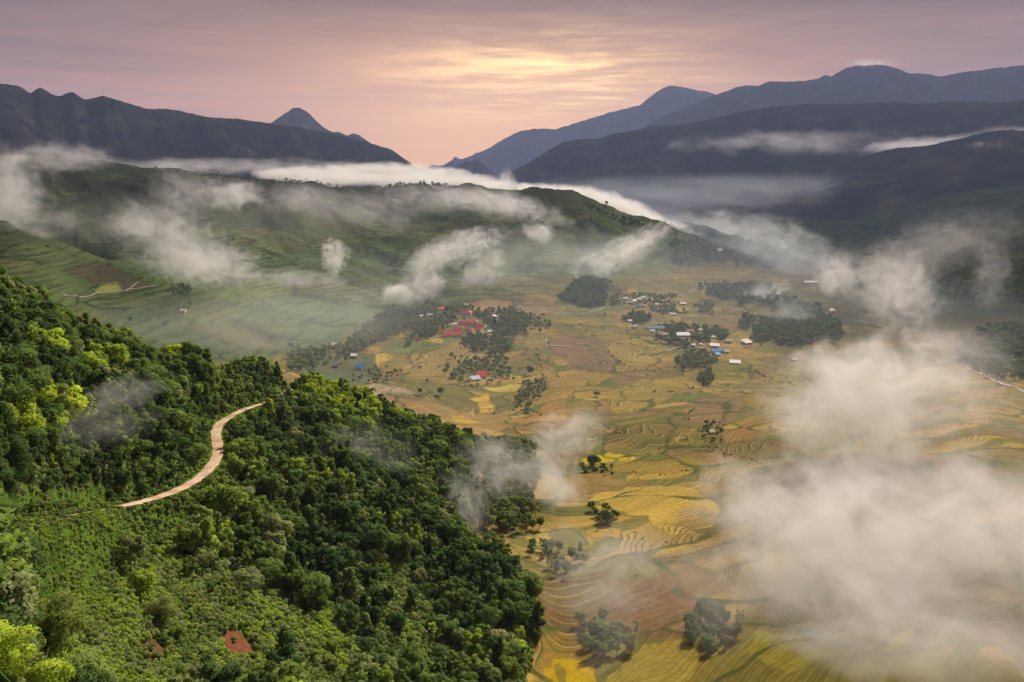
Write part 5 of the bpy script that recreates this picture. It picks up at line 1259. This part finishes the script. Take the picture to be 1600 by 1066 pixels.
mist(955, 405, 1450, 72, 26, 70, 1.3, 'torn slanting wisps above the dark grove', roll=25, freq=2.7, amp_=2.3, dist=1.6)
# behind the crest
mist(792, 288, 2300, 16, 26, 90, 1.3, 'little rising wisp at the right end of the cloud sea', roll=0, freq=1.8)
mist(1140, 362, 2350, 150, 34, 250, 1.2, 'pale mist trailing into the hazy valley', roll=-4, freq=2.4, col=COOL)
mist(1210, 400, 2000, 130, 36, 260, 0.9, 'blue mist over the wooded far spur', freq=2.0, col=COOL)
mist(1190, 466, 1400, 48, 24, 70, 2.0, 'white wisp over the dark wood beyond the hamlets', roll=30, freq=2.0, amp_=1.4)
mist(1225, 497, 1120, 50, 30, 60, 0.8, 'thin smoke across the big right hand grove', roll=35, freq=2.0, amp_=1.5)
mist(1440, 226, 4350, 120, 13, 260, 1.0, 'thin cloud band in front of the big dark mountain', roll=3, freq=2.0)
mist(1560, 208, 4250, 70, 10, 200, 0.35, 'end of the cloud band above the dark knoll', roll=6, freq=2.0)
mist(1580, 235, 3850, 60, 9, 160, 1.0, 'thin cloud below the dark knoll', roll=-10, freq=2.0)
mist(1250, 225, 4700, 200, 22, 400, 0.7, 'faint veil across the big dark mountain', freq=2.2)
mist(1150, 320, 4000, 380, 42, 500, 0.45, 'blue veil lying at the foot of the big dark mountain', freq=1.5, offs=0.1, amp_=0.9, col=(0.72, 0.82, 1.0))
mist(1362, 99, 8950, 42, 5.5, 300, 0.8, 'cap of cloud on the highest far peak', roll=-2, freq=1.8)
mist(1115, 965, 192, 85, 60, 18, 0.3, 'thin veil before the round grove on the olive field', freq=1.6)
mist(1060, 905, 222, 150, 60, 30, 0.6, 'thin brown mist over the red brown field', freq=1.6)
mist(420, 345, 1350, 420, 60, 150, 0.2, 'thin connected veil hanging over the green hillside', freq=2.6, amp_=1.2)
mist(880, 400, 1350, 220, 50, 120, 0.4, 'thin blue veil at the foot of the green hill right of the school', freq=2.4, col=COOL)
mist(330, 260, 2300, 300, 14, 150, 1.0, 'grey mist strip behind the left half of the crest', freq=2.6)
# the cloud sea behind the crest, lump beside lump, and the cloud that spills over its right shoulder
LUMPS = [(432,272,2900,34,10),(470,272,3000,42,13),(515,272,2900,45,14),(560,270,3000,48,14),(605,270,3000,46,15),(650,272,2950,46,15),(695,277,2900,44,14),(740,286,2800,42,13),(775,292,2600,34,12),(530,280,2700,70,12),(640,282,2700,70,12),
         (826,296,2300,26,9),(860,300,2300,30,11),(893,303,2280,32,13),(925,309,2250,34,16),(955,319,2250,36,18),(985,332,2250,36,18),(1012,345,2250,34,16),(1045,358,2250,36,15),(1080,368,2250,40,14)]
for i_, (u_, v_, r_, a_, b_) in enumerate(LUMPS):
    mist(u_, v_, r_, a_, b_, 130, 3.2 if i_ < 18 else 1.5, 'one of the white lumps of cloud behind the green crest' if i_ < 11 else 'one of the lumps of cloud spilling over the right shoulder', roll=0 if u_ < 800 else -14, freq=1.7, amp_=1.3, offs=0.3)
mist(430, 500, 820, 260, 60, 90, 0.3, 'pale haze over the lowest green slopes behind the forested hill', freq=2.0, amp_=0.9, offs=0.25)
# ------------------------------------------------------------------ haze
def box_object(name, lo, hi, mat):
    me = bpy.data.meshes.new(name); x0, y0, z0 = lo; x1, y1, z1 = hi
    me.from_pydata([(x0,y0,z0),(x1,y0,z0),(x1,y1,z0),(x0,y1,z0),(x0,y0,z1),(x1,y0,z1),(x1,y1,z1),(x0,y1,z1)], [], [(3,2,1,0),(4,5,6,7),(0,1,5,4),(1,2,6,5),(2,3,7,6),(3,0,4,7)])
    me.materials.append(mat); o = bpy.data.objects.new(name, me); C.objects.link(o); return o
hm, t = new_mat('haze_air')
pv = t.add("ShaderNodeVolumePrincipled", ins={"Color": (0.46, 0.58, 1.0, 1), "Density": 4.7e-5, "Anisotropy": 0.1})
t.add('ShaderNodeOutputMaterial', ins={1: pv.outputs[0]})
hz = box_object('haze', (-15500, -1500, -60), (15500, 15600, 1900), hm); hz['kind'] = 'stuff'
lm, t = new_mat('low_haze')
pv = t.add('ShaderNodeVolumePrincipled', ins={'Color': (0.68, 0.80, 1.0, 1), 'Density': 4.2e-4, 'Anisotropy': 0.1})
t.add('ShaderNodeOutputMaterial', ins={1: pv.outputs[0]})
lh = box_object('haze', (-2600, 430, -40), (700, 4250, 150), lm); lh['kind'] = 'stuff'; lh['label'] = 'low bluish haze lying in the valley'
